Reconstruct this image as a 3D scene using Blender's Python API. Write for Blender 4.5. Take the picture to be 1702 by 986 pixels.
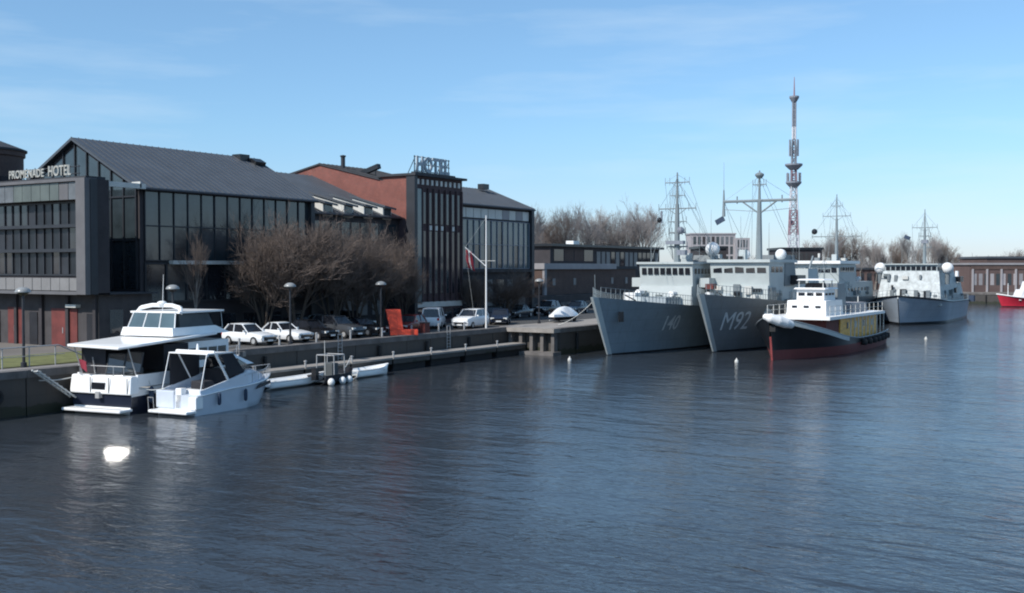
import bpy, bmesh, math, random
from math import sin, cos, radians as R, pi, sqrt
from mathutils import Vector, Matrix

random.seed(7)
SC = bpy.context.scene
COL = SC.collection
for _o in list(bpy.data.objects):
    bpy.data.objects.remove(_o)

# ------------------------------------------------------------------ camera
CH, F, HEAD = 7.7, 1825.0, R(32.2)
cd = bpy.data.cameras.new('camera')
cam = bpy.data.objects.new('camera', cd)
COL.objects.link(cam)
cd.sensor_width = 36.0
cd.lens = F / 1702.0 * 36.0
cd.clip_start = 0.5
cd.clip_end = 9000
cam.location = (0, 0, CH)
cam.rotation_euler = (R(90 - 1.507), 0, HEAD - pi / 2)
SC.camera = cam

# ------------------------------------------------------------------ light
SUN = Vector((-0.70, 0.24, 0.67)).normalized()
SUN_EL = math.asin(SUN.z)
SUN_AZ = math.atan2(SUN.x, SUN.y)
w = bpy.data.worlds.new('World')
SC.world = w
w.use_nodes = True
nt = w.node_tree
bg = nt.nodes['Background']
sky = nt.nodes.new('ShaderNodeTexSky')
sky.sky_type = 'NISHITA'
sky.sun_disc = False
sky.sun_elevation = SUN_EL
sky.sun_rotation = SUN_AZ
sky.air_density = 1.0
sky.dust_density = 0.2
sky.ozone_density = 1.5
# thin high cirrus, laid out by direction in the sky
tc = nt.nodes.new('ShaderNodeTexCoord')
mp = nt.nodes.new('ShaderNodeMapping')
mp.inputs['Scale'].default_value = (1.5, 1.5, 11.0)
mp.inputs['Rotation'].default_value = (0.12, 0.05, 0)
nz = nt.nodes.new('ShaderNodeTexNoise')
nz.inputs['Scale'].default_value = 2.2
nz.inputs['Detail'].default_value = 6
nz.inputs['Roughness'].default_value = 0.55
cr = nt.nodes.new('ShaderNodeValToRGB')
cr.color_ramp.elements[0].position = 0.50
cr.color_ramp.elements[0].color = (0, 0, 0, 1)
cr.color_ramp.elements[1].position = 0.80
cr.color_ramp.elements[1].color = (0.34, 0.34, 0.34, 1)
mx = nt.nodes.new('ShaderNodeMixRGB')
mx.inputs['Color2'].default_value = (4.6, 5.5, 6.2, 1)
nt.links.new(tc.outputs['Generated'], mp.inputs['Vector'])
nt.links.new(mp.outputs['Vector'], nz.inputs['Vector'])
nt.links.new(nz.outputs['Fac'], cr.inputs['Fac'])
nt.links.new(cr.outputs['Color'], mx.inputs['Fac'])
# the clear cool air of a northern spring day: a tint that changes slowly with the height above the horizon
sz = nt.nodes.new('ShaderNodeSeparateXYZ')
tr = nt.nodes.new('ShaderNodeValToRGB')
tr.color_ramp.elements[0].position = 0.0
tr.color_ramp.elements[0].color = (0.49, 0.575, 0.86, 1)
tr.color_ramp.elements[1].position = 0.45
tr.color_ramp.elements[1].color = (0.84, 1.0, 1.0, 1)
te = tr.color_ramp.elements.new(0.12)
te.color = (0.57, 0.745, 0.90, 1)
tm = nt.nodes.new('ShaderNodeMixRGB')
tm.blend_type = 'MULTIPLY'
tm.inputs['Fac'].default_value = 1.0
nt.links.new(tc.outputs['Generated'], sz.inputs[0])
nt.links.new(sz.outputs['Z'], tr.inputs['Fac'])
nt.links.new(sky.outputs['Color'], tm.inputs['Color1'])
nt.links.new(tr.outputs['Color'], tm.inputs['Color2'])
nt.links.new(tm.outputs['Color'], mx.inputs['Color1'])
nt.links.new(mx.outputs['Color'], bg.inputs['Color'])
bg.inputs['Strength'].default_value = 0.15

sd = bpy.data.lights.new('sun', 'SUN')
sd.energy = 4.4
sd.angle = R(0.53)
sd.color = (1.0, 0.95, 0.88)
so = bpy.data.objects.new('sun', sd)
COL.objects.link(so)
so.rotation_euler = SUN.to_track_quat('Z', 'Y').to_euler()

SC.view_settings.view_transform = 'Standard'
SC.view_settings.look = 'None'
SC.view_settings.exposure = 0.15
SC.view_settings.gamma = 1.0
SC.view_settings.use_curve_mapping = False
SC.cycles.use_denoising = True
SC.cycles.max_bounces = 8
SC.cycles.sample_clamp_indirect = 80.0
SC.cycles.filter_width = 2.0


# ------------------------------------------------------------------ materials
def mat(name, col, rough=0.6, metal=0.0, var=0.12, scale=1.0, bump=0.0, spec=0.5, stretch=None, emit=None):
    m = bpy.data.materials.new(name)
    m.use_nodes = True
    t = m.node_tree
    b = t.nodes['Principled BSDF']
    b.inputs['Roughness'].default_value = rough
    b.inputs['Metallic'].default_value = metal
    b.inputs['Specular IOR Level'].default_value = spec
    c = t.nodes.new('ShaderNodeTexCoord')
    g = t.nodes.new('ShaderNodeMapping')
    if stretch:
        g.inputs['Scale'].default_value = stretch
    n = t.nodes.new('ShaderNodeTexNoise')
    n.inputs['Scale'].default_value = scale
    n.inputs['Detail'].default_value = 5
    n.inputs['Roughness'].default_value = 0.62
    r = t.nodes.new('ShaderNodeValToRGB')
    r.color_ramp.elements[0].position = 0.3
    r.color_ramp.elements[1].position = 0.7
    r.color_ramp.elements[0].color = tuple(max(0, x * (1 - var)) for x in col) + (1,)
    r.color_ramp.elements[1].color = tuple(min(1, x * (1 + var)) for x in col) + (1,)
    t.links.new(c.outputs['Object'], g.inputs['Vector'])
    t.links.new(g.outputs['Vector'], n.inputs['Vector'])
    t.links.new(n.outputs['Fac'], r.inputs['Fac'])
    t.links.new(r.outputs['Color'], b.inputs['Base Color'])
    if bump:
        u = t.nodes.new('ShaderNodeBump')
        u.inputs['Strength'].default_value = 0.6
        u.inputs['Distance'].default_value = bump
        t.links.new(n.outputs['Fac'], u.inputs['Height'])
        t.links.new(u.outputs['Normal'], b.inputs['Normal'])
    return m


def hull_mat(name, col, rust=0.35, rough=0.5):
    """painted plate: plate seams, run-down streaks and thin rust"""
    m = mat(name, col, rough, var=0.10, scale=0.5)
    t = m.node_tree
    b = t.nodes['Principled BSDF']
    src = b.inputs['Base Color'].links[0].from_socket
    c = t.nodes.new('ShaderNodeTexCoord')
    g = t.nodes.new('ShaderNodeMapping')
    g.inputs['Scale'].default_value = (2.2, 2.2, 0.22)
    n = t.nodes.new('ShaderNodeTexNoise')
    n.inputs['Scale'].default_value = 1.6
    n.inputs['Detail'].default_value = 8
    n.inputs['Roughness'].default_value = 0.7
    r = t.nodes.new('ShaderNodeValToRGB')
    r.color_ramp.elements[0].position = 0.52
    r.color_ramp.elements[1].position = 0.78
    r.color_ramp.elements[0].color = (0, 0, 0, 1)
    r.color_ramp.elements[1].color = (rust, rust, rust, 1)
    x = t.nodes.new('ShaderNodeMixRGB')
    x.inputs['Color2'].default_value = (0.10, 0.06, 0.04, 1)
    t.links.new(c.outputs['Object'], g.inputs['Vector'])
    t.links.new(g.outputs['Vector'], n.inputs['Vector'])
    t.links.new(n.outputs['Fac'], r.inputs['Fac'])
    t.links.new(r.outputs['Color'], x.inputs['Fac'])
    t.links.new(src, x.inputs['Color1'])
    sx = t.nodes.new('ShaderNodeSeparateXYZ')
    cx = t.nodes.new('ShaderNodeCombineXYZ')
    k = t.nodes.new('ShaderNodeTexBrick')
    k.inputs['Scale'].default_value = 0.25
    k.inputs['Mortar Size'].default_value = 0.012
    k.inputs['Color1'].default_value = (1, 1, 1, 1)
    k.inputs['Color2'].default_value = (0.90, 0.90, 0.90, 1)
    k.inputs['Mortar'].default_value = (0.72, 0.72, 0.72, 1)
    t.links.new(c.outputs['Object'], sx.inputs[0])
    t.links.new(sx.outputs['X'], cx.inputs['X'])
    t.links.new(sx.outputs['Z'], cx.inputs['Y'])
    t.links.new(cx.outputs[0], k.inputs['Vector'])
    y = t.nodes.new('ShaderNodeMixRGB')
    y.blend_type = 'MULTIPLY'
    y.inputs['Fac'].default_value = 0.38
    t.links.new(x.outputs['Color'], y.inputs['Color1'])
    t.links.new(k.outputs['Color'], y.inputs['Color2'])
    t.links.new(y.outputs['Color'], b.inputs['Base Color'])
    return m


def brick_mat(name, c1, c2, mortar, sc=1.0):
    m = bpy.data.materials.new(name)
    m.use_nodes = True
    t = m.node_tree
    b = t.nodes['Principled BSDF']
    b.inputs['Roughness'].default_value = 0.88
    c = t.nodes.new('ShaderNodeTexCoord')
    # brick courses run along the wall: x+y becomes the run, z the height
    sx = t.nodes.new('ShaderNodeSeparateXYZ')
    ad = t.nodes.new('ShaderNodeMath')
    cx = t.nodes.new('ShaderNodeCombineXYZ')
    t.links.new(c.outputs['Object'], sx.inputs[0])
    t.links.new(sx.outputs['X'], ad.inputs[0])
    t.links.new(sx.outputs['Y'], ad.inputs[1])
    t.links.new(ad.outputs[0], cx.inputs['X'])
    t.links.new(sx.outputs['Z'], cx.inputs['Y'])
    k = t.nodes.new('ShaderNodeTexBrick')
    k.inputs['Scale'].default_value = 3.4 * sc
    k.inputs['Color1'].default_value = c1 + (1,)
    k.inputs['Color2'].default_value = c2 + (1,)
    k.inputs['Mortar'].default_value = mortar + (1,)
    k.inputs['Mortar Size'].default_value = 0.015
    t.links.new(cx.outputs[0], k.inputs['Vector'])
    n = t.nodes.new('ShaderNodeTexNoise')
    n.inputs['Scale'].default_value = 0.7
    n.inputs['Detail'].default_value = 6
    t.links.new(c.outputs['Object'], n.inputs['Vector'])
    mm = t.nodes.new('ShaderNodeMixRGB')
    mm.blend_type = 'MULTIPLY'
    mm.inputs['Fac'].default_value = 0.6
    rr = t.nodes.new('ShaderNodeValToRGB')
    rr.color_ramp.elements[0].position = 0.3
    rr.color_ramp.elements[0].color = (0.55, 0.55, 0.55, 1)
    rr.color_ramp.elements[1].position = 0.65
    t.links.new(n.outputs['Fac'], rr.inputs['Fac'])
    t.links.new(k.outputs['Color'], mm.inputs['Color1'])
    t.links.new(rr.outputs['Color'], mm.inputs['Color2'])
    t.links.new(mm.outputs['Color'], b.inputs['Base Color'])
    return m


M = {}
M['glass'] = mat('dark_glass', (0.030, 0.042, 0.050), 0.06, var=0.5, scale=0.35, spec=0.8)
M['glass_b'] = mat('dark_glass_blue', (0.028, 0.038, 0.045), 0.09, var=0.4, scale=0.5, spec=0.8)
M['glass_c'] = mat('smoked_glass', (0.018, 0.020, 0.026), 0.05, var=0.4, scale=0.5, spec=0.7)
M['glass_t'] = mat('teal_glass', (0.070, 0.105, 0.120), 0.08, var=0.3, scale=0.4, spec=0.8)
M['blind'] = mat('window_blind', (0.13, 0.14, 0.15), 0.4, var=0.3, scale=0.8)
M['glint_glass'] = mat('clear_glass_pane', (0.02, 0.025, 0.03), 0.05, var=0.1, spec=1.0)
M['dark_frame'] = mat('dark_steel_frame', (0.022, 0.024, 0.030), 0.5, var=0.2)
M['roof'] = mat('grey_metal_roof', (0.070, 0.080, 0.095), 0.45, var=0.13, scale=0.5, spec=0.4)
M['roof_b'] = mat('dark_felt_roof', (0.035, 0.038, 0.045), 0.8, var=0.25)
M['dark_wall'] = mat('dark_plaster', (0.034, 0.030, 0.034), 0.8, var=0.3, scale=0.6)
M['dark_wall_b'] = mat('dark_stone', (0.050, 0.045, 0.047), 0.85, var=0.3, scale=0.9)
M['light_frame'] = mat('pale_grey_cladding', (0.27, 0.26, 0.27), 0.6, var=0.12, scale=0.6)
M['wing_frame'] = mat('mid_grey_cladding', (0.115, 0.112, 0.118), 0.6, var=0.15, scale=0.6)
M['wing_panel'] = mat('wing_sill_panel', (0.20, 0.195, 0.195), 0.6, var=0.12, scale=0.6)
M['panel'] = mat('grey_green_panel', (0.10, 0.115, 0.105), 0.3, var=0.2, scale=0.8)
M['white'] = mat('white_paint', (0.78, 0.78, 0.77), 0.4, var=0.05)
M['gel'] = mat('white_gelcoat', (0.86, 0.86, 0.85), 0.22, var=0.05, scale=0.8)
M['hull_navy'] = mat('dark_navy_gelcoat', (0.015, 0.02, 0.035), 0.2, var=0.1)
M['gel_shade'] = mat('shaded_white_gelcoat', (0.56, 0.61, 0.68), 0.2, var=0.06, scale=0.8)  # white gelcoat with its blue-grey shade mixed into the colour
M['off'] = mat('off_white', (0.55, 0.55, 0.52), 0.6, var=0.12)
M['brick'] = brick_mat('red_brick', (0.255, 0.078, 0.058), (0.18, 0.058, 0.047), (0.22, 0.15, 0.13))
M['brick_d'] = brick_mat('dark_purple_brick', (0.095, 0.058, 0.060), (0.068, 0.042, 0.046), (0.06, 0.05, 0.055))
M['brick_m'] = brick_mat('brown_brick', (0.12, 0.075, 0.062), (0.085, 0.055, 0.05), (0.12, 0.1, 0.09))
M['red_wall'] = mat('dark_red_paint', (0.13, 0.028, 0.024), 0.7, var=0.3, scale=1.2)
M['red'] = mat('bright_red_paint', (0.72, 0.075, 0.035), 0.45, var=0.06)
M['asphalt'] = mat('asphalt', (0.060, 0.058, 0.056), 0.9, var=0.25, scale=0.5)
M['ground'] = mat('dusty_ground', (0.15, 0.135, 0.12), 0.95, var=0.25, scale=0.08)
M['paving'] = mat('concrete_paving', (0.27, 0.25, 0.23), 0.9, var=0.2, scale=1.2)
M['concrete'] = mat('weathered_concrete', (0.13, 0.12, 0.115), 0.9, var=0.35, scale=0.9, bump=0.02)
M['wet'] = mat('wet_dark_quay_stone', (0.045, 0.042, 0.040), 0.55, var=0.45, scale=1.3, bump=0.03)
def quay_mat():
    m = hull_mat('wet_dark_quay_stone', (0.055, 0.050, 0.046), .4, .6)
    t = m.node_tree
    b = t.nodes['Principled BSDF']
    src = b.inputs['Base Color'].links[0].from_socket
    c = t.nodes.new('ShaderNodeTexCoord')
    n = t.nodes.new('ShaderNodeTexNoise')
    n.inputs['Scale'].default_value = 1.3
    n.inputs['Detail'].default_value = 6
    sx = t.nodes.new('ShaderNodeSeparateXYZ')
    ad = t.nodes.new('ShaderNodeMath')
    ad.operation = 'MULTIPLY_ADD'
    ad.inputs[1].default_value = 0.9
    r = t.nodes.new('ShaderNodeValToRGB')
    r.color_ramp.elements[0].position = 0.92
    r.color_ramp.elements[0].color = (1, 1, 1, 1)
    r.color_ramp.elements[1].position = 1.0
    r.color_ramp.elements[1].color = (0, 0, 0, 1)
    x = t.nodes.new('ShaderNodeMixRGB')
    x.inputs['Color2'].default_value = (0.022, 0.026, 0.014, 1)
    t.links.new(c.outputs['Object'], n.inputs['Vector'])
    t.links.new(c.outputs['Object'], sx.inputs[0])
    t.links.new(n.outputs['Fac'], ad.inputs[0])
    t.links.new(sx.outputs['Z'], ad.inputs[2])
    t.links.new(ad.outputs[0], r.inputs['Fac'])
    t.links.new(r.outputs['Color'], x.inputs['Fac'])
    t.links.new(src, x.inputs['Color1'])
    t.links.new(x.outputs['Color'], b.inputs['Base Color'])
    return m


M['wet'] = quay_mat()
M['grass'] = mat('spring_grass', (0.13, 0.135, 0.045), 0.95, var=0.35, scale=1.5)
M['rubber'] = mat('black_rubber', (0.015, 0.015, 0.016), 0.75, var=0.2)
M['black'] = mat('black_paint', (0.012, 0.013, 0.016), 0.35, var=0.4)
M['navy_grey'] = hull_mat('naval_grey', (0.165, 0.19, 0.205), .3)
M['hull_d'] = hull_mat('pale_hull_grey', (0.27, 0.32, 0.38), .2)
M['navy_blue'] = hull_mat('naval_blue_grey', (0.20, 0.25, 0.285), .3)
M['navy_light'] = mat('pale_naval_grey', (0.42, 0.46, 0.46), 0.5, var=0.10, scale=0.4)
M['deck'] = mat('deck_grey', (0.16, 0.18, 0.18), 0.85, var=0.15)
M['number'] = mat('number_grey_white', (0.50, 0.54, 0.56), 0.6, var=0.15, scale=2)
M['boot'] = hull_mat('antifouling_red', (0.17, 0.042, 0.042), .5, .6)
M['mast'] = mat('mast_grey', (0.20, 0.235, 0.25), 0.5, var=0.1)
M['wood'] = mat('varnished_wood', (0.86, 0.42, 0.07), 0.45, var=0.3, scale=1.2, stretch=(1, 1, 3))
M['steel'] = mat('galvanised_steel', (0.42, 0.42, 0.42), 0.45, metal=0.3, var=0.1)
M['canvas'] = mat('dark_canvas', (0.020, 0.020, 0.026), 0.8, var=0.2)
M['canvas_g'] = mat('grey_canvas', (0.075, 0.085, 0.09), 0.8, var=0.2)
M['bark'] = mat('grey_brown_bark', (0.085, 0.065, 0.052), 0.95, var=0.3, scale=3)
M['twig'] = mat('brown_twigs', (0.140, 0.108, 0.092), 0.95, var=0.3, scale=0.5)
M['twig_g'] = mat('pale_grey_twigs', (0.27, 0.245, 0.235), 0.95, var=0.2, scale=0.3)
M['twig_m'] = mat('grey_brown_twigs', (0.19, 0.15, 0.13), 0.95, var=0.3, scale=0.5)
M['bark_g'] = mat('pale_bark', (0.24, 0.22, 0.20), 0.95, var=0.2)
M['evergreen'] = mat('dark_evergreen', (0.035, 0.05, 0.03), 0.95, var=0.3)
M['tower_red'] = mat('hazed_red_steel', (0.27, 0.17, 0.20), 0.6, var=0.1)  # tower colours faded, distance haze mixed into the paint
M['tower_white'] = mat('tower_white_steel', (0.55, 0.56, 0.60), 0.6, var=0.05)
M['tower_grey'] = mat('tower_grey_steel', (0.20, 0.22, 0.26), 0.6, var=0.1)
M['far_wall'] = mat('far_pale_wall', (0.34, 0.32, 0.33), 0.8, var=0.12, scale=0.2)
M['far_brown'] = mat('far_brown_wall', (0.11, 0.075, 0.07), 0.85, var=0.2, scale=0.2)
M['flag_red'] = mat('flag_dark_red', (0.28, 0.03, 0.05), 0.8, var=0.05)
M['flag_blue'] = mat('flag_dark_blue', (0.03, 0.05, 0.09), 0.8, var=0.05)
M['lamp_glass'] = mat('frosted_lamp_bowl', (0.26, 0.27, 0.27), 0.3, var=0.05)
M['car_white'] = mat('white_car_paint', (0.78, 0.79, 0.80), 0.18, var=0.02)
M['car_silver'] = mat('silver_car_paint', (0.50, 0.52, 0.54), 0.22, metal=0.3, var=0.03)
M['car_black'] = mat('black_car_paint', (0.012, 0.013, 0.016), 0.12, var=0.1)
M['car_grey'] = mat('dark_grey_car_paint', (0.055, 0.06, 0.068), 0.15, var=0.1)
M['car_blue'] = mat('dark_blue_car_paint', (0.018, 0.028, 0.055), 0.15, var=0.1)
M['car_red'] = mat('dark_red_car_paint', (0.16, 0.02, 0.02), 0.15, var=0.1)
M['lens'] = mat('clear_lens', (0.75, 0.75, 0.72), 0.1, var=0.02)
M['tail'] = mat('red_lens', (0.45, 0.02, 0.02), 0.2, var=0.02)
M['stem_red'] = mat('faded_red_paint', (0.26, 0.05, 0.05), 0.6, var=0.3)
M['hull_red'] = mat('red_hull_paint', (0.50, 0.025, 0.05), 0.4, var=0.1)


# ------------------------------------------------------------------ helpers
OFF = {}


def tag(o, label=None, cat=None, group=None, kind=None):
    if label: o['label'] = label
    if cat: o['category'] = cat
    if group: o['group'] = group
    if kind: o['kind'] = kind
    return o


def thing(name, label, cat, loc=(0, 0, 0), rz=0.0, group=None, world=True):
    o = bpy.data.objects.new(name, None)
    COL.objects.link(o)
    o.location = loc
    o.rotation_euler = (0, 0, rz)
    o.empty_display_size = 0.3
    OFF[o] = Vector(loc) if world else Vector((0, 0, 0))
    return tag(o, label, cat, group)


def kids(o):
    return [c for c in bpy.data.objects if c.parent == o]


def dup(root, loc, rz=None, label=None, group=None, scale=None, ch=None):
    """a copy of a thing with copies of its parts and sub-parts"""
    r = root.copy()
    COL.objects.link(r)
    r.location = loc
    if rz is not None: r.rotation_euler = (0, 0, rz)
    if scale is not None: r.scale = scale
    if label: r['label'] = label
    if group: r['group'] = group
    for c in list(root.children):
        d = c.copy()
        COL.objects.link(d)
        d.parent = r
        for e in list(c.children):
            f = e.copy()
            COL.objects.link(f)
            f.parent = d
    return r


class MB:
    def __init__(s):
        s.v, s.f, s.mi = [], [], []

    def add(s, vs, fs, mi=0):
        n = len(s.v)
        s.v += [tuple(v) for v in vs]
        s.f += [tuple(i + n for i in f) for f in fs]
        s.mi += [mi] * len(fs)
        return s

    def box(s, x0, x1, y0, y1, z0, z1, mi=0):
        return s.frust(x0, x1, y0, y1, z0, z1, 0, 0, 0, 0, mi)

    def frust(s, x0, x1, y0, y1, z0, z1, ix0=0, ix1=0, iy0=0, iy1=0, mi=0):
        v = [(x0, y0, z0), (x1, y0, z0), (x1, y1, z0), (x0, y1, z0),
             (x0 + ix0, y0 + iy0, z1), (x1 - ix1, y0 + iy0, z1), (x1 - ix1, y1 - iy1, z1), (x0 + ix0, y1 - iy1, z1)]
        return s.add(v, [(0, 3, 2, 1), (4, 5, 6, 7), (0, 1, 5, 4), (1, 2, 6, 5), (2, 3, 7, 6), (3, 0, 4, 7)], mi)

    def cbox(s, c, sx, sy, sz, rz=0, rx=0, ry=0, mi=0):
        mt = Matrix.Translation(c) @ Matrix.Rotation(rz, 4, 'Z') @ Matrix.Rotation(ry, 4, 'Y') @ Matrix.Rotation(rx, 4, 'X')
        v = [mt @ Vector((a * sx / 2, b * sy / 2, d * sz / 2)) for d in (-1, 1) for a, b in ((-1, -1), (1, -1), (1, 1), (-1, 1))]
        return s.add(v, [(0, 3, 2, 1), (4, 5, 6, 7), (0, 1, 5, 4), (1, 2, 6, 5), (2, 3, 7, 6), (3, 0, 4, 7)], mi)

    def prism(s, pts, axis, a, b, mi=0):
        """pts 2D polygon; axis 'x': pts=(y,z), 'y': pts=(x,z), 'z': pts=(x,y)"""
        def put(p, t):
            return {'x': (t, p[0], p[1]), 'y': (p[0], t, p[1]), 'z': (p[0], p[1], t)}[axis]
        n = len(pts)
        v = [put(p, a) for p in pts] + [put(p, b) for p in pts]
        f = [tuple(range(n - 1, -1, -1)), tuple(range(n, 2 * n))]
        f += [(i, (i + 1) % n, n + (i + 1) % n, n + i) for i in range(n)]
        return s.add(v, f, mi)

    def tube(s, p, q, r0, r1=None, n=6, mi=0, cap=True):
        p, q = Vector(p), Vector(q)
        r1 = r0 if r1 is None else r1
        d = (q - p)
        if d.length < 1e-6: return s
        d.normalize()
        a = d.orthogonal().normalized()
        b = d.cross(a)
        v = []
        for c, r in ((p, r0), (q, r1)):
            v += [c + (a * cos(2 * pi * i / n) + b * sin(2 * pi * i / n)) * r for i in range(n)]
        f = [(i, (i + 1) % n, n + (i + 1) % n, n + i) for i in range(n)]
        if cap: f += [tuple(range(n - 1, -1, -1)), tuple(range(n, 2 * n))]
        return s.add(v, f, mi)

    def path(s, pts, r, n=5, mi=0):
        for a, b in zip(pts, pts[1:]): s.tube(a, b, r, r, n, mi)
        return s

    def lathe(s, c, prof, n=16, mi=0):
        c = Vector(c)
        v, f = [], []
        for r, z in prof:
            v += [c + Vector((max(r, 1e-4) * cos(2 * pi * i / n), max(r, 1e-4) * sin(2 * pi * i / n), z)) for i in range(n)]
        for k in range(len(prof) - 1):
            f += [(k * n + i, k * n + (i + 1) % n, (k + 1) * n + (i + 1) % n, (k + 1) * n + i) for i in range(n)]
        f += [tuple(range(n - 1, -1, -1)), tuple(range((len(prof) - 1) * n, len(prof) * n))]
        return s.add(v, f, mi)

    def ball(s, c, r, n=14, squash=1.0, mi=0):
        k = 8
        return s.lathe(c, [(r * sin(pi * i / k), -r * squash * cos(pi * i / k)) for i in range(k + 1)], n, mi)

    def loft(s, rings, mi=0, close=True, caps=True, mifn=None):
        n = len(rings[0])
        v = [p for r in rings for p in r]
        base = len(s.v)
        s.v += [tuple(p) for p in v]
        for k in range(len(rings) - 1):
            for i in range(n if close else n - 1):
                j = (i + 1) % n
                s.f.append((base + k * n + i, base + k * n + j, base + (k + 1) * n + j, base + (k + 1) * n + i))
                s.mi.append(mifn(k, i) if mifn else mi)
        if caps:
            s.f.append(tuple(base + i for i in range(n - 1, -1, -1))); s.mi.append(mi)
            s.f.append(tuple(base + (len(rings) - 1) * n + i for i in range(n))); s.mi.append(mi)
        return s

    def build(s, name, m, parent=None, smooth=False, off=None, label=None, bevel=0):
        me = bpy.data.meshes.new(name)
        o = off if off is not None else (OFF.get(parent, Vector()) if parent else Vector())
        me.from_pydata([(a - o[0], b - o[1], c - o[2]) for a, b, c in s.v], [], s.f)
        ms = m if isinstance(m, (list, tuple)) else [m]
        for x in ms: me.materials.append(M[x])
        me.polygons.foreach_set('material_index', s.mi)
        bm = bmesh.new()
        bm.from_mesh(me)
        bmesh.ops.recalc_face_normals(bm, faces=bm.faces)
        bm.to_mesh(me)
        bm.free()
        if smooth:
            me.polygons.foreach_set('use_smooth', [True] * len(me.polygons))
            me.set_sharp_from_angle(angle=R(38))
        ob = bpy.data.objects.new(name, me)
        COL.objects.link(ob)
        if parent:
            ob.parent = parent
            OFF[ob] = Vector(o)
        if label: ob['label'] = label
        if bevel:
            md = ob.modifiers.new('bevel', 'BEVEL')
            md.width = bevel
            md.segments = 2
            md.limit_method = 'ANGLE'
        return ob


def at(px, Y):
    """ground position on the line y=Y seen at photo column px"""
    t = (px - 851) / F
    d = Y / (sin(HEAD) - t * cos(HEAD))
    return d * (cos(HEAD) + t * sin(HEAD)), Y, d


def far(px, d):
    t = (px - 851) / F
    return d * (cos(HEAD) + t * sin(HEAD)), d * (sin(HEAD) - t * cos(HEAD))


def text(name, body, size, m, parent, org, xd, up, depth=0.05, fn=None, stretch=1.0, bold=0.0, off=None):
    cu = bpy.data.curves.new(name, 'FONT')
    cu.body = body
    cu.size = size
    cu.extrude = depth / 2
    cu.offset = bold
    cu.resolution_u = 3
    tmp = bpy.data.objects.new(name, cu)
    COL.objects.link(tmp)
    bpy.context.view_layer.update()
    dg = bpy.context.evaluated_depsgraph_get()
    me = bpy.data.meshes.new_from_object(tmp.evaluated_get(dg))
    bpy.data.objects.remove(tmp)
    bpy.data.curves.remove(cu)
    xd, up = Vector(xd).normalized(), Vector(up).normalized()
    nrm = xd.cross(up)
    o = off if off is not None else OFF.get(parent, Vector())
    for v in me.vertices:
        p = Vector(org) + xd * v.co.x * stretch + up * v.co.y + nrm * v.co.z
        if fn: p = fn(p, v.co.z)
        v.co = p - o
    me.materials.clear()
    me.materials.append(M[m])
    me.name = name
    ob = bpy.data.objects.new(name, me)
    COL.objects.link(ob)
    ob.parent = parent
    return ob


def windows(parent, axis, face, u0, u1, z0, z1, nu, nz, mats=('glass',), gap=0.12, proud=0.03, thick=0.10, name='window', skip=None, sgn=-1):
    """separate window panes on a wall; axis 'y': wall at y=face looking -y, u is x; axis 'x': wall at x=face looking -x, u is y"""
    du, dz = (u1 - u0) / nu, (z1 - z0) / nz
    for i in range(nu):
        for k in range(nz):
            if skip and skip(i, k): continue
            a, b = u0 + i * du + gap / 2, u0 + (i + 1) * du - gap / 2
            c, d = z0 + k * dz + gap / 2, z0 + (k + 1) * dz - gap / 2
            f0, f1 = sorted((face + sgn * proud, face - sgn * (thick - proud)))
            w_ = random.uniform(-0.012, 0.012)
            m = MB()
            if axis == 'y':
                m.box(a, b, f0, f1, c, d)
                m.v = [(x, y + w_ * (x - a) / (b - a), z) for x, y, z in m.v]
            else:
                m.box(f0, f1, a, b, c, d)
                m.v = [(x + w_ * (y - a) / (b - a), y, z) for x, y, z in m.v]
            m.build(name, random.choice(mats), parent)


def grid(parent, axis, face, u0, u1, z0, z1, nu, nz, wd=0.08, proud=0.12, m='dark_frame', name='window_grid', sgn=-1):
    g = MB()
    f0, f1 = sorted((face + sgn * proud, face - sgn * 0.05))
    for i in range(nu + 1):
        u = u0 + (u1 - u0) * i / nu
        if axis == 'y': g.box(u - wd / 2, u + wd / 2, f0, f1, z0, z1)
        else: g.box(f0, f1, u - wd / 2, u + wd / 2, z0, z1)
    e = 0.003
    for k in range(nz + 1):
        z = z0 + (z1 - z0) * k / nz
        if axis == 'y': g.box(u0 - wd / 2 + e, u1 + wd / 2 - e, f0 + e * 2, f1 + e, z - wd / 2, z + wd / 2)
        else: g.box(f0 + e * 2, f1 + e, u0 - wd / 2 + e, u1 + wd / 2 - e, z - wd / 2, z + wd / 2)
    return g.build(name, m, parent)


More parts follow.
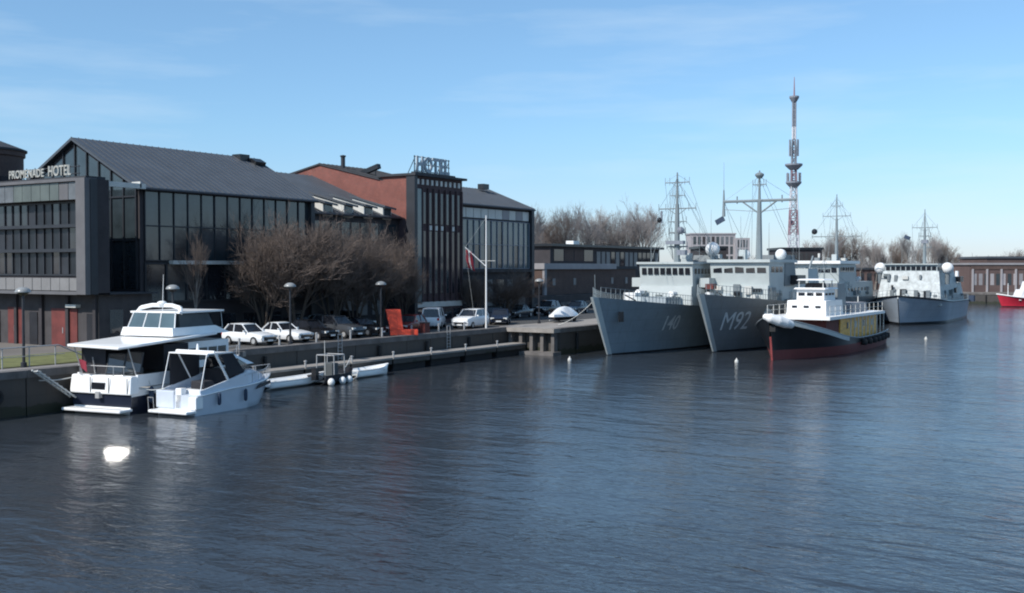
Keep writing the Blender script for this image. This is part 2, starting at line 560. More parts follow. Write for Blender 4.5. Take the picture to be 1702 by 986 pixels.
# ------------------------------------------------------------------ setting: water, ground, quay
def water_mat():
    m = bpy.data.materials.new('river_water')
    m.use_nodes = True
    t = m.node_tree
    b = t.nodes['Principled BSDF']
    b.inputs['Base Color'].default_value = (0.030, 0.036, 0.044, 1)
    b.inputs['Roughness'].default_value = 0.115
    b.inputs['IOR'].default_value = 1.333
    c = t.nodes.new('ShaderNodeTexCoord')

    def layer(rot, sc, scale, det, dist):
        g = t.nodes.new('ShaderNodeMapping')
        g.inputs['Rotation'].default_value = (0, 0, rot)
        g.inputs['Scale'].default_value = sc
        n = t.nodes.new('ShaderNodeTexNoise')
        n.inputs['Scale'].default_value = scale
        n.inputs['Detail'].default_value = det
        n.inputs['Roughness'].default_value = 0.5
        n.inputs['Distortion'].default_value = 0.6
        t.links.new(c.outputs['Object'], g.inputs['Vector'])
        t.links.new(g.outputs['Vector'], n.inputs['Vector'])
        q = t.nodes.new('ShaderNodeMath')
        q.operation = 'MULTIPLY'
        q.inputs[1].default_value = dist
        t.links.new(n.outputs['Fac'], q.inputs[0])
        return q
    # wave fronts lie across the line of sight: long to the side, short towards the viewer
    l1 = layer(-HEAD, (1.0, 0.38, 1), 0.55, 2, 0.30)
    l2 = layer(-HEAD + 0.35, (1.0, 0.5, 1), 1.9, 3, 0.11)
    l3 = layer(-HEAD - 0.5, (1.0, 0.6, 1), 5.5, 4, 0.055)
    # slow patches: calmer and rougher water
    gp = t.nodes.new('ShaderNodeTexNoise')
    gp.inputs['Scale'].default_value = 0.045
    gp.inputs['Detail'].default_value = 3
    t.links.new(c.outputs['Object'], gp.inputs['Vector'])
    rp = t.nodes.new('ShaderNodeMapRange')
    rp.inputs['From Min'].default_value = 0.35
    rp.inputs['From Max'].default_value = 0.65
    rp.inputs['To Min'].default_value = 0.45
    rp.inputs['To Max'].default_value = 1.15
    t.links.new(gp.outputs['Fac'], rp.inputs['Value'])
    a1 = t.nodes.new('ShaderNodeMath'); a2 = t.nodes.new('ShaderNodeMath'); a3 = t.nodes.new('ShaderNodeMath')
    a3.operation = 'MULTIPLY'
    t.links.new(l1.outputs[0], a1.inputs[0]); t.links.new(l2.outputs[0], a1.inputs[1])
    t.links.new(a1.outputs[0], a2.inputs[0]); t.links.new(l3.outputs[0], a2.inputs[1])
    t.links.new(a2.outputs[0], a3.inputs[0]); t.links.new(rp.outputs[0], a3.inputs[1])
    u = t.nodes.new('ShaderNodeBump')
    u.inputs['Strength'].default_value = 1.0
    u.inputs['Distance'].default_value = WAVE
    t.links.new(a3.outputs[0], u.inputs['Height'])
    t.links.new(u.outputs['Normal'], b.inputs['Normal'])
    return m


WAVE = 0.50
M['water'] = water_mat()
MB().add([(-400, -1500, 0), (900, -1500, 0), (900, 120, 0), (-400, 120, 0)], [(0, 1, 2, 3)]).build('water', 'water')
bpy.data.objects['water']['kind'] = 'structure'

GZ = 2.30
# one land sheet: harbour side, stepping out at the naval quay, then the far bank out to the horizon
shore = [(-400, 51.9), (50, 51.9), (50, 53.0), (84, 53.0), (84, 48.0), (250, 48.0), (252, 30), (262, -60), (330, -400), (700, -1500),
         (6000, -1500), (6000, 6000), (-2500, 6000), (-400, 600)]
MB().add([(x, y, GZ) for x, y in shore], [tuple(range(len(shore)))]).build('ground', 'ground')['kind'] = 'structure'
MB().box(50.5, 150, 54.6, 70, GZ - .3, GZ + .004).build('car_park', 'asphalt')['kind'] = 'structure'
MB().box(-60, 46, 54.2, 61.0, GZ - .3, GZ + .05).build('lawn', 'grass')['kind'] = 'structure'
MB().box(-60, 50.3, 51.8, 53.4, GZ - .28, GZ + .03).build('quay_path', 'paving')['kind'] = 'structure'
MB().box(84.2, 248, 47.9, 54.4, GZ - .28, GZ + .03).build('quay_path', 'paving')['kind'] = 'structure'


def quay(seg, label, cap='concrete', nm='quay_wall', bollards=None, m='wet'):
    (x0, y0), (x1, y1) = seg
    L = math.hypot(x1 - x0, y1 - y0)
    rz = math.atan2(y1 - y0, x1 - x0)
    q = thing(nm, label, 'quay wall', (x0, y0, 0), rz, world=False)
    b = MB()
    n = max(1, int(L / 3.0))
    rnd = random.Random(int(x0 * 7 + y0))
    for i in range(n):
        dy = rnd.uniform(0, 0.05)
        b.box(i * L / n + .02, (i + 1) * L / n - .02, -0.02 - dy, 1.0, -2.5, GZ - .34)
    b.box(0, L, .12, 1.1, -2.5, GZ - .36)
    b.build('wall', m, q)
    c = MB()
    for i in range(n):
        c.box(i * L / n + .012, (i + 1) * L / n - .012, -0.14, 0.75, GZ - .34, GZ + .06 + rnd.uniform(-.01, .01))
    c.build('coping', cap, q)
    f = MB()
    for i in range(int(L / 6)):
        f.tube((3 + i * 6, -.2, .35), (3 + i * 6, -.2, GZ - .5), .13, .13, 8)
    f.build('fender_post', 'rubber', q)
    return q


quay(((-120, 51.9), (50, 51.9)), 'dark stone quay wall behind the two motor cruisers')
quay(((50, 52.98), (84, 52.98)), 'dark quay wall below the parked cars, behind the low dock')
quay(((84, 48.0), (249, 48.0)), 'concrete quay wall where the grey warships are moored')
quay(((250, 48.0), (252, 30)), 'quay wall at the far bend of the water', nm='quay_wall')
quay(((252, 30), (262, -60)), 'far quay wall under the brick warehouse with red boat')
# the short return wall with open concrete piers
q = thing('concrete_landing', 'pale concrete landing with open square piers at dock end', 'landing', (84, 48, 0), 0)
b = MB()
for k in range(5):
    y = 48.1 + k * 1.1
    b.box(83.3, 84.0, y, y + .32, .3, GZ - .32)
b.build('pier', 'concrete', q)
MB().box(82.9, 84.1, 47.9, 52.8, GZ - .32, GZ + .055).build('slab', 'paving', q)
MB().box(82.6, 84.0, 47.8, 52.8, -.8, .3).build('footing', 'concrete', q)
MB().box(83.9, 84.15, 48.0, 53, -1, GZ - .35).build('back_wall', 'wet', q)

# floating dock
d = thing('floating_dock', 'long low floating dock with pale deck below the car park wall', 'dock', (46, 51, 0), 0)
for i in range(7):
    x0 = 50.2 + i * 4.75
    b = MB()
    b.box(x0, x0 + 4.65, 51.0, 52.7, .86, .98)
    for j in range(31):
        b.box(x0 + j * .15, x0 + j * .15 + .135, 51.02, 52.68, .98, 1.0)
    b.build('deck_section', 'paving', d)
    MB().box(x0 + .05, x0 + 4.6, 51.06, 51.16, .50, .86).build('side_beam', 'wet', d)
    MB().box(x0 + .3, x0 + 4.3, 51.3, 52.6, -.3, .5).build('float', 'rubber', d)
    MB().lathe((x0 + .1, 51.12, .98), [(.07, 0), (.07, .35), (.11, .38), (.11, .45), (.03, .48)], 8).build('cleat_post', 'steel', d)

# ------------------------------------------------------------------ buildings
def gable_walls(x0, x1, yf, yb, z0, ze, yr, zr):
    return [(yf, z0), (yb, z0), (yb, ze), (yr, zr), (yf, ze)]


def gable_roof(parent, x0, x1, yf, yb, ze, yr, zr, over=.45, th=.22, m='roof', seam=.6, zb=None):
    zb = ze if zb is None else zb
    sf = (zr - ze) / (yr - yf)
    sb = (zr - zb) / (yb - yr)
    pts = [(yf - over, ze - sf * over + .02), (yr, zr + .02), (yb + over, zb - sb * over + .02),
           (yb + over, zb - sb * over + .02 + th), (yr, zr + .02 + th), (yf - over, ze - sf * over + .02 + th)]
    r = MB().prism(pts, 'x', x0 - over, x1 + over)
    n = int((x1 - x0 + 2 * over) / seam)
    for i in range(n + 1):
        x = x0 - over + i * (x1 - x0 + 2 * over - .04) / n
        for ya, za, yb2, zb2 in ((yf - over, ze - sf * over + .02 + th, yr, zr + .02 + th),):
            r.add([(x, ya, za - .02), (x + .04, ya, za - .02), (x + .04, yb2, zb2 - .02), (x, yb2, zb2 - .02),
                   (x, ya, za + .05), (x + .04, ya, za + .05), (x + .04, yb2, zb2 + .05), (x, yb2, zb2 + .05)],
                  [(0, 1, 2, 3), (4, 7, 6, 5), (0, 4, 5, 1), (1, 5, 6, 2), (2, 6, 7, 3), (3, 7, 4, 0)])
    ro = r.build('roof', m, parent)
    MB().tube((x0 - over, yf - over - .06, ze - sf * over + .1), (x1 + over, yf - over - .06, ze - sf * over + .1), .09, .09, 8).build('gutter', 'dark_frame', ro)
    return ro


# glass hall with gabled roof
h = thing('glass_hall', 'large dark glass hall with wide grey gabled metal roof', 'building', (52, 64, GZ))
MB().prism(gable_walls(52, 69.6, 64, 78, GZ, 13.4, 71, 17.1), 'x', 52, 69.6).build('wall', 'dark_wall', h)
gable_roof(h, 52, 69.6, 64, 78, 13.4, 71, 17.1)
windows(h, 'y', 64, 52.4, 69.4, 8.2, 13.2, 13, 2, ('glass', 'glass_b', 'glass_b', 'glass'), .10)
grid(h, 'y', 64, 52.4, 69.4, 8.2, 13.2, 13, 2)
grid(h, 'y', 64, 52.4, 69.4, 5.2, 8.0, 9, 1, wd=.14, name='lower_grid')
windows(h, 'y', 64, 52.4, 69.4, 5.2, 8.0, 9, 1, ('glass', 'glass_c', 'blind'), .16)
MB().box(54.5, 69.4, 63.45, 63.98, 7.95, 8.22).build('canopy_beam', 'off', h)
windows(h, 'y', 64, 54, 69, 2.6, 4.6, 6, 1, ('glass_c',), .9)
# glazed gable end facing the open square
for i in range(10):
    ya, yb = 64.3 + i * 1.36, 64.3 + (i + 1) * 1.36 - .1
    def zt(y): return (13.4 + (y - 64) * .5286 if y < 71 else 17.1 - (y - 71) * .5286) - .35
    for z0, z1 in ((6.2, 9.6), (9.75, 12.7)):
        MB().box(51.96, 52.1, ya, yb, z0, z1).build('window', random.choice(('glass_c', 'glass', 'glass')), h)
    MB().prism([(ya, 12.85), (yb, 12.85), (yb, max(zt(yb), 13.0)), (ya, max(zt(ya), 13.0))], 'x', 51.96, 52.1).build('window', random.choice(('glass', 'glass_b')), h)
g = MB()
for i in range(11):
    y = 64.25 + i * 1.36
    zt_ = (13.4 + (y - 64) * .5286 if y < 71 else 17.1 - (y - 71) * .5286)
    g.box(51.85, 52.0, y - .05, y + .05, 6.0, zt_)
for z in (6.1, 9.68, 12.78):
    g.box(51.87, 52.0, 64.2, 77.9, z - .06, z + .06)
g.build('gable_grid', 'dark_frame', h)
b = MB()
b.box(47.2, 52.0, 63.3, 63.55, 13.25, 13.6)
b.box(51.5, 51.62, 63.3, 64.2, 13.3, 13.75)
b.build('eave_bracket', 'off', h)
# black vent housing on the ridge end
b = MB()
b.cbox((68.2, 70.7, 17.2), 1.1, 1.0, .55)
b.cbox((69.3, 69.8, 16.85), 1.2, .8, .4, rx=R(27))
b.build('roof_vent', 'black', h)
MB().box(69.3, 69.75, 63.6, 64.1, GZ, 13.2).build('downpipe', 'dark_frame', h)

# framed hotel wing, projecting from the hall, its long face looking at the open square
h = thing('framed_hotel_wing', 'boxy hotel wing with pale picture frame facade and dark recessed windows', 'building', (46, 62, GZ))
MB().box(46.95, 47.9, 62.0, 84, 5.9, 13.55).build('wall', 'dark_wall', h)
MB().box(46.42, 46.95, 61.97, 62.03, 5.93, 13.55).build('side_cladding', 'dark_frame', h)
fr = MB()
fr.box(46.0, 46.95, 62.02, 62.95, 5.92, 13.6)
fr.box(46.0, 46.95, 83.0, 84, 5.92, 13.6)
fr.box(46.02, 46.95, 62.95, 83.0, 13.42, 13.62)
fr.box(46.02, 46.95, 62.95, 83.0, 5.9, 6.12)
fr.build('frame', 'wing_frame', h)
windows(h, 'x', 46.2, 62.95, 83.0, 12.2, 13.40, 20, 1, ('panel', 'panel', 'blind', 'wing_frame'), .05, proud=.02, thick=.6, name='top_panel')
windows(h, 'x', 46.2, 62.95, 83.0, 6.14, 7.02, 20, 1, ('wing_panel',), .05, proud=.02, thick=.6, name='sill_panel')
grid(h, 'x', 46.95, 63.2, 82.8, 7.2, 12.1, 22, 3, wd=.1, proud=.10)
windows(h, 'x', 46.95, 63.2, 82.8, 7.2, 12.1, 22, 3, ('black', 'glass_c', 'black', 'black', 'glass_c', 'dark_frame'), .12, proud=.02)
for z in (8.75, 10.4):
    MB().box(46.55, 46.95, 62.97, 82.98, z, z + .22).build('floor_band', 'dark_frame', h)
MB().box(46.3, 47.85, 62.3, 83.7, 13.56, 13.75).build('roof', 'roof_b', h)
MB().box(46.6, 51.95, 62.0, 84, 5.885, 5.99).build('terrace', 'roof_b', h)
# podium under wing and hall
p = thing('podium_wall', 'dark street level storey with red doors under the framed wing', 'building', (47, 62.4, GZ))
MB().box(47.3, 51.7, 62.4, 84, GZ - .3, 5.88).build('wall', 'dark_wall_b', p)
for y0, y1, mm in ((62.8, 63.6, 'dark_wall'), (64.6, 67.4, 'red_wall'), (69.0, 69.9, 'dark_wall'), (70.6, 72.4, 'red_wall'), (73.4, 74.2, 'dark_wall')):
    dd = MB().box(47.24, 47.4, y0, y1, GZ, 4.9 if mm == 'red_wall' else 4.6).build('door' if mm == 'red_wall' else 'window', mm if mm == 'red_wall' else 'glass_c', p)
    if mm == 'red_wall':
        MB().box(47.20, 47.26, (y0 + y1) / 2 + .1, (y0 + y1) / 2 + .16, 3.2, 3.6).build('handle', 'steel', dd)
MB().box(46.9, 47.3, 64.3, 65.4, 5.0, 5.2).build('wall_lamp', 'off', p)
for i in range(6):
    MB().box(47.1, 47.35, 62.5 + i * 2.9, 62.8 + i * 2.9, GZ, 5.85).build('pilaster', 'dark_wall', p)
windows(p, 'y', 62.4, 47.8, 51.4, 2.9, 5.2, 2, 1, ('glass_c',), .7)

# rooftop letters on the wing
s = thing('rooftop_name_sign', 'pale rooftop letters on rails reading PROMENADE HOTEL', 'sign', (46.4, 71.0, 13.75))
b = MB()
for i in range(9):
    b.tube((46.62, 63.4 + i * .95, 13.6), (46.62, 63.4 + i * .95, 14.55), .03, .03, 5)
b.tube((46.64, 63.3, 13.98), (46.64, 71.1, 13.98), .03, .03, 5)
b.tube((46.64, 63.3, 14.45), (46.64, 71.1, 14.45), .03, .03, 5)
b.build('frame', 'dark_frame', s)
M['sign_dim'] = mat('weathered_sign_letters', (0.36, 0.36, 0.33), 0.6, var=0.2, scale=2)
text('lettering', 'PROMENADE', .78, 'sign_dim', s, (46.5, 70.9, 13.9), (0, -1, 0), (0, 0, 1), .12, stretch=.86, bold=.012)
text('lettering', 'HOTEL', .98, 'sign_dim', s, (46.5, 66.5, 13.9), (0, -1, 0), (0, 0, 1), .12, stretch=.80, bold=.012)

# second hall with saw-tooth dormers
h = thing('dormer_hall', 'lower grey roofed hall with row of slanted dormers behind bare trees', 'building', (70, 65, GZ))
MB().prism(gable_walls(70, 83, 65, 87, GZ, 12.4, 76, 16.7), 'x', 70.1, 82.9).build('wall', 'dark_wall', h)
gable_roof(h, 70.3, 82.5, 65, 87, 12.4, 76, 16.7, over=.35)
windows(h, 'y', 65, 70.6, 82.6, 8.2, 11.9, 9, 2, ('glass', 'glass_c'), .25)
windows(h, 'y', 65, 70.6, 82.6, 3.0, 6.6, 6, 1, ('blind', 'glass_c', 'dark_wall_b'), .7)
for i in range(4):
    x = 72.2 + i * 2.75
    dm = MB()
    dm.prism([(64.9, 12.2), (68.6, 13.75), (68.6, 14.3), (64.9, 13.35)], 'x', x, x + 1.25)
    dm.build('dormer', 'off', h)
    dr = MB().add([(x - .2, 64.5, 13.30), (x + 1.5, 64.5, 13.1), (x + 1.5, 68.9, 14.15), (x - .2, 68.9, 14.45),
                   (x - .2, 64.5, 13.48), (x + 1.5, 64.5, 13.28), (x + 1.5, 68.9, 14.33), (x - .2, 68.9, 14.63)],
                  [(0, 3, 2, 1), (4, 5, 6, 7), (0, 1, 5, 4), (1, 2, 6, 5), (2, 3, 7, 6), (3, 0, 4, 7)]).build('dormer_roof', 'roof', h)
    MB().box(x + .15, x + 1.1, 64.84, 64.95, 12.55, 13.2).build('dormer_window', 'glass', h)

# red brick hall, shallow gable towards the square
h = thing('brick_hall', 'red brick hall with shallow gable rising behind the grey roofs', 'building', (83, 66, GZ))
MB().prism(gable_walls(83, 90.9, 67.2, 84, GZ, 16.1, 75, 17.95), 'x', 83.0, 90.8).build('wall', 'brick', h)
gable_roof(h, 83.1, 90.9, 67.2, 84, 16.1, 75, 17.95, over=.25, th=.16, m='roof_b')
b = MB().lathe((84.2, 73.0, 17.4), [(.22, 0), (.22, 1.35), (.3, 1.38), (.3, 1.5), (.1, 1.55)], 10)
b.build('chimney_pipe', 'dark_frame', h)
b = MB()
b.cbox((84.4, 69.6, 17.35), .5, 2.2, .45, rx=R(-16))
b.tube((84.4, 69.0, 16.4), (84.4, 69.0, 17.3), .06, .06, 6)
b.tube((84.4, 70.2, 16.5), (84.4, 70.2, 17.3), .06, .06, 6)
b.build('roof_cowl', 'black', h)

# hotel tower
h = thing('hotel_tower', 'tall dark brick hotel tower with narrow vertical windows', 'building', (83, 63, GZ))
MB().box(82.9, 90.95, 63.2, 67.15, GZ, 16.4).build('wall', 'brick_d', h)
MB().box(82.86, 82.9, 63.9, 67.18, 12.3, 16.4).build('brick_panel', 'brick', h)
MB().box(82.7, 83.15, 62.9, 63.9, GZ, 16.45).build('corner_post', 'dark_frame', h)
MB().box(82.6, 91.2, 62.75, 67.4, 16.4, 16.62).build('roof', 'roof_b', h)
for i in range(7):
    x = 84.3 + i * .94
    MB().box(x, x + .42, 63.12, 63.3, 5.2, 11.2).build('window', random.choice(('glass_c', 'glass')), h)
    MB().box(x, x + .42, 63.12, 63.3, 11.9, 14.9).build('window', random.choice(('glass_c', 'glass')), h)
    if i % 2 == 1 or i == 2:
        MB().box(x + .02, x + .4, 63.05, 63.2, 11.3, 11.75).build('vent_light', 'off', h)
for i in range(7):
    x = 83.22 + i * .0
MB().box(83.2, 84.1, 63.08, 63.3, 4.2, 15.2).build('window', 'glass_t', h)
for i in range(10):
    x = 83.4 + i * .75
    MB().box(x, x + .3, 63.1, 63.3, 15.62, 16.12).build('top_window', 'off', h)
for i in range(8):
    x = 84.15 + i * .94
    MB().box(x - .07, x + .07, 63.0, 63.2, 4.4, 15.3).build('pilaster', 'brick_d', h)
b = MB().box(83.2, 90.8, 63.1, 63.3, 3.9, 4.4)
b.build('ground_floor_band', 'off', h)
windows(h, 'y', 63.2, 83.4, 90.7, 2.5, 3.85, 5, 1, ('glass_c', 'blind'), .35)

s = thing('rooftop_hotel_sign', 'big rooftop sign reading HOTEL on a dark steel rack', 'sign', (84, 63.2, 16.62))
b = MB()
for i in range(6):
    x = 83.8 + i * 1.12
    b.tube((x, 63.75, 16.6), (x, 63.75, 18.4), .05, .05, 5)
    b.tube((x, 64.6, 16.6), (x, 63.75, 18.1), .04, .04, 5)
for z in (16.95, 17.6, 18.3):
    b.tube((83.7, 63.73, z), (89.5, 63.73, z), .045, .045, 5)
b.build('rack', 'dark_frame', s)
MB().box(83.6, 90.2, 63.5, 64.0, 16.63, 16.85).build('base_beam', 'dark_frame', s)
M['letter'] = mat('sign_letter_grey', (0.30, 0.35, 0.39), 0.5, var=0.1)
text('lettering', 'HOTEL', 2.05, 'letter', s, (83.75, 63.55, 16.9), (1, 0, 0), (0, 0, 1), .14, stretch=.84, bold=.06)

# teal glass building right of the tower
h = thing('teal_glass_building', 'glass fronted building with pale top band right of the hotel tower', 'building', (91, 66, GZ))
MB().prism(gable_walls(91.1, 109, 66, 78, GZ, 14.35, 72, 16.7), 'x', 91.1, 109).build('wall', 'dark_wall', h)
gable_roof(h, 91.4, 109, 66, 78, 14.35, 72, 16.7, over=.3)
windows(h, 'y', 66, 91.4, 108.4, 13.0, 14.1, 12, 1, ('off', 'off', 'light_frame'), .08, name='band_panel')
windows(h, 'y', 66, 91.4, 108.4, 7.6, 12.8, 15, 2, ('glass_t', 'glass_t', 'glass_b'), .07)
grid(h, 'y', 66, 91.4, 108.4, 7.6, 12.8, 15, 2, wd=.07, proud=.14, m='tower_grey')
windows(h, 'y', 66, 92, 108, 3.0, 6.8, 7, 1, ('glass_c', 'brick_m', 'blind'), .8)
MB().box(108.5, 109.05, 65.6, 66.0, GZ, 14.3).build('corner_post', 'dark_frame', h)
MB().cbox((106.5, 71, 17.1), 1.2, .8, .6).build('roof_vent', 'black', h)
MB().box(91.2, 108.5, 65.55, 65.98, 7.2, 7.5).build('canopy_beam', 'dark_wall_b', h)

# round brick tower, far left
h = thing('round_brick_tower', 'round brown brick tower with low cone roof at left edge', 'tower', (0, 0, 0))
cx_, cy_ = far(-34, 92)
r_ = 3.5
MB().lathe((cx_, cy_, GZ), [(r_, 0), (r_, 14.6), (r_ + .15, 14.7), (r_ + .15, 15.1)], 40).build('wall', 'brick_m', h, smooth=True)
MB().lathe((cx_, cy_, GZ), [(r_ + .3, 15.1), (r_ + .3, 15.25), (1.8, 16.0), (.1, 16.4)], 40).build('roof', 'roof_b', h, smooth=True)
for a in range(8):
    t_ = -2.6 + a * .35
    MB().cbox((cx_ + r_ * cos(t_), cy_ + r_ * sin(t_), 14.5), .12, .7, 1.4, rz=t_).build('window', 'glass_c', h)
h.location = (0, 0, 0)

# low brick house on a concrete plinth, beyond the glass building
h = thing('low_brick_annex', 'low brown brick annex with white roof edge on concrete plinth', 'building', (118, 71, GZ))
MB().box(120, 147, 71, 84, 4.2, 7.5).build('wall', 'brick_m', h)
MB().box(111, 147.2, 69.5, 84, GZ, 4.18).build('plinth', 'dark_wall_b', h)
MB().box(119.8, 140, 70.6, 84.2, 7.5, 8.25).build('parapet', 'light_frame', h)
MB().box(140, 147.4, 70.8, 84.2, 7.5, 7.9).build('parapet', 'roof_b', h)
MB().box(120, 120.6, 70.7, 71.0, 4.2, 7.5).build('corner_pillar', 'light_frame', h)
MB().box(110, 119.8, 74, 84, 6.2, 8.0).build('canopy', 'light_frame', h)
MB().box(110.3, 119.6, 74.4, 84, 4.18, 6.2).build('side_wall', 'brick_m', h)
for x in (122.5, 128, 139, 143.5):
    MB().box(x, x + .7, 70.93, 71.1, 5.4, 6.3).build('window', 'blind', h)
MB().box(108.5, 147, 68.6, 68.9, 2.9, 3.3).build('plinth_rail', 'concrete', h)

h = thing('dark_flat_roof_block', 'long dark two storey block with flat roof behind the annex', 'building', (146, 85, GZ))
MB().box(146, 186, 85, 97, GZ, 11.0).build('wall', 'dark_wall', h)
MB().box(145.4, 186.6, 84.3, 97.5, 11.0, 11.4).build('roof', 'black', h)
windows(h, 'y', 85, 147, 160, 8.6, 10.7, 4, 1, ('far_brown', 'glass_c', 'far_brown', 'brick_m'), .3)
windows(h, 'y', 85, 161, 185.6, 7.6, 10.6, 14, 1, ('glass_c', 'glass', 'blind'), .5)
MB().cbox((158.5, 88, 11.75), 2.0, 1.4, .7).build('roof_box', 'white', h)

# ------------------------------------------------------------------ far buildings
def far_block(name, label, px0, px1, d, ztop, wall, roof=None, cat='building', nw=0, rows=1, zw0=4, zw1=None, wm=('glass_c',), depth=12, roofh=.5):
    (xa, ya), (xb, yb) = far(px0, d), far(px1, d)
    L = math.hypot(xb - xa, yb - ya)
    rz = math.atan2(yb - ya, xb - xa)
    o = thing(name, label, cat, (xa, ya, GZ), rz, world=False)
    zt = ztop - GZ
    MB().box(0, L, 0, depth, -.3, zt).build('wall', wall, o)
    if roof: MB().box(-.3, L + .3, -.3, depth + .3, zt, zt + roofh).build('roof', roof, o)
    if nw:
        z1 = zt - .5 if zw1 is None else zw1 - GZ
        windows(o, 'y', 0, .6, L - .6, zw0 - GZ, z1, nw, rows, wm, L / nw * .35)
    return o, L, zt


far_block('dark_low_shed', 'dark low shed behind the first warship', 1163, 1207, 225, 11.6, 'dark_wall', 'black', nw=4, zw0=8)
o, L, zt = far_block('pale_apartment_block', 'pale far apartment block with many window bays behind the masts', 1148, 1222, 420, 20.4, 'far_wall', 'far_wall', nw=9, rows=4, zw0=5, wm=('glass_b', 'blind', 'dark_wall'))
o, L, zt = far_block('pale_stepped_block', 'lower stepped part of the pale far apartment block', 1222, 1246, 418, 19.0, 'far_wall', nw=4, rows=4, zw0=5, wm=('glass_b', 'blind'))
far_block('dark_flat_office', 'dark flat roofed office behind the white wheelhouse roof', 1298, 1366, 240, 11.6, 'dark_wall', 'black', nw=7, zw0=8.5)
far_block('grey_shore_shed', 'long low grey shed under the far bare trees', 1372, 1480, 270, 7.2, 'far_brown', 'roof', nw=8, zw0=4)
far_block('grey_shore_house', 'small grey house under trees right of the camouflaged ship mast', 1560, 1600, 300, 8.4, 'far_wall', 'roof', nw=4, zw0=4.5)

h, L, zt = far_block('brick_warehouse', 'long brown brick warehouse with pale window bays on the far quay', 1611, 1850, 243, 8.3, 'far_brown', 'light_frame', nw=24, zw0=3.6, zw1=6.6, wm=('far_wall', 'light_frame', 'glass_b'), roofh=.45)
MB().box(.3, L, -.12, .1, zt - 1.0, zt - .1).build('eave_band', 'brick_m', h)
for i in range(10):
    MB().box(i * L / 10 + .5, i * L / 10 + .9, -.25, -.0, -.2, zt - .9).build('pilaster', 'far_wall', h)
h.location.z = GZ
far_block('grey_roofed_depot', 'grey roofed depot rising behind the brick warehouse', 1640, 1900, 262, 9.9, 'far_brown', 'roof', depth=16, roofh=.5)


# ------------------------------------------------------------------ lattice radio tower
def lattice(name, label, x, y, H):
    o = thing(name, label, 'radio tower', (x, y, GZ), 0.5, world=False)
    def leg_r(z):
        u = z / H
        return 2.5 * (1 - u / .60) + .85 * (u / .60) if u < .6 else (.85 if u < .7 else .6)
    secs = [(0, .12, 'tower_red'), (.12, .24, 'tower_white'), (.24, .36, 'tower_red'), (.36, .48, 'tower_white'), (.48, .58, 'tower_red'), (.58, .70, 'tower_grey'), (.70, .76, 'tower_white'), (.76, .90, 'tower_grey')]
    for a, b_, m in secs:
        g = MB()
        n = 3
        for k in range(n):
            z0, z1 = (a + (b_ - a) * k / n) * H, (a + (b_ - a) * (k + 1) / n) * H
            r0, r1 = leg_r(z0), leg_r(z1)
            c0 = [(r0 * cos(pi / 4 + i * pi / 2), r0 * sin(pi / 4 + i * pi / 2), z0) for i in range(4)]
            c1 = [(r1 * cos(pi / 4 + i * pi / 2), r1 * sin(pi / 4 + i * pi / 2), z1) for i in range(4)]
            for i in range(4):
                j = (i + 1) % 4
                g.tube(c0[i], c1[i], .20, .20, 5)
                g.tube(c0[i], c1[j], .12, .12, 4)
                g.tube(c0[j], c1[i], .12, .12, 4)
                g.tube(c1[i], c1[j], .13, .13, 4)
        g.build('lattice_section', m, o)
    for u, r, m in ((.49, 2.4, 'tower_grey'), (.575, 2.7, 'tower_grey'), (.90, 1.5, 'tower_grey')):
        MB().lathe((0, 0, u * H), [(r * .5, -1.3), (r, 0), (r, .5), (r * .6, .6)], 14).build('platform', m, o)
    for i in range(10):
        a = i * .63
        MB().tube((2.1 * cos(a), 2.1 * sin(a), .5 * H), (2.1 * cos(a), 2.1 * sin(a), .54 * H), .18, .18, 5).build('antenna_panel', 'tower_grey', o)
        MB().tube((1.4 * cos(a), 1.4 * sin(a), .62 * H), (1.4 * cos(a), 1.4 * sin(a), .70 * H), .13, .13, 5).build('antenna_panel', 'tower_grey', o)
    MB().tube((0, 0, .70 * H), (0, 0, .76 * H), .22, .22, 8).build('mast_section', 'tower_white', o)
    MB().tube((0, 0, .76 * H), (0, 0, .90 * H), .42, .42, 10).build('mast_section', 'tower_grey', o)
    MB().tube((0, 0, .90 * H), (0, 0, H), .32, .1, 6).build('spire', 'tower_red', o)
    MB().ball((2.6, 0, .30 * H), .9).build('dish', 'tower_grey', o)
    return o


x, y = far(1318, 345)
lattice('radio_tower', 'tall slender red and white lattice radio tower above the ships', x, y, 65.0)


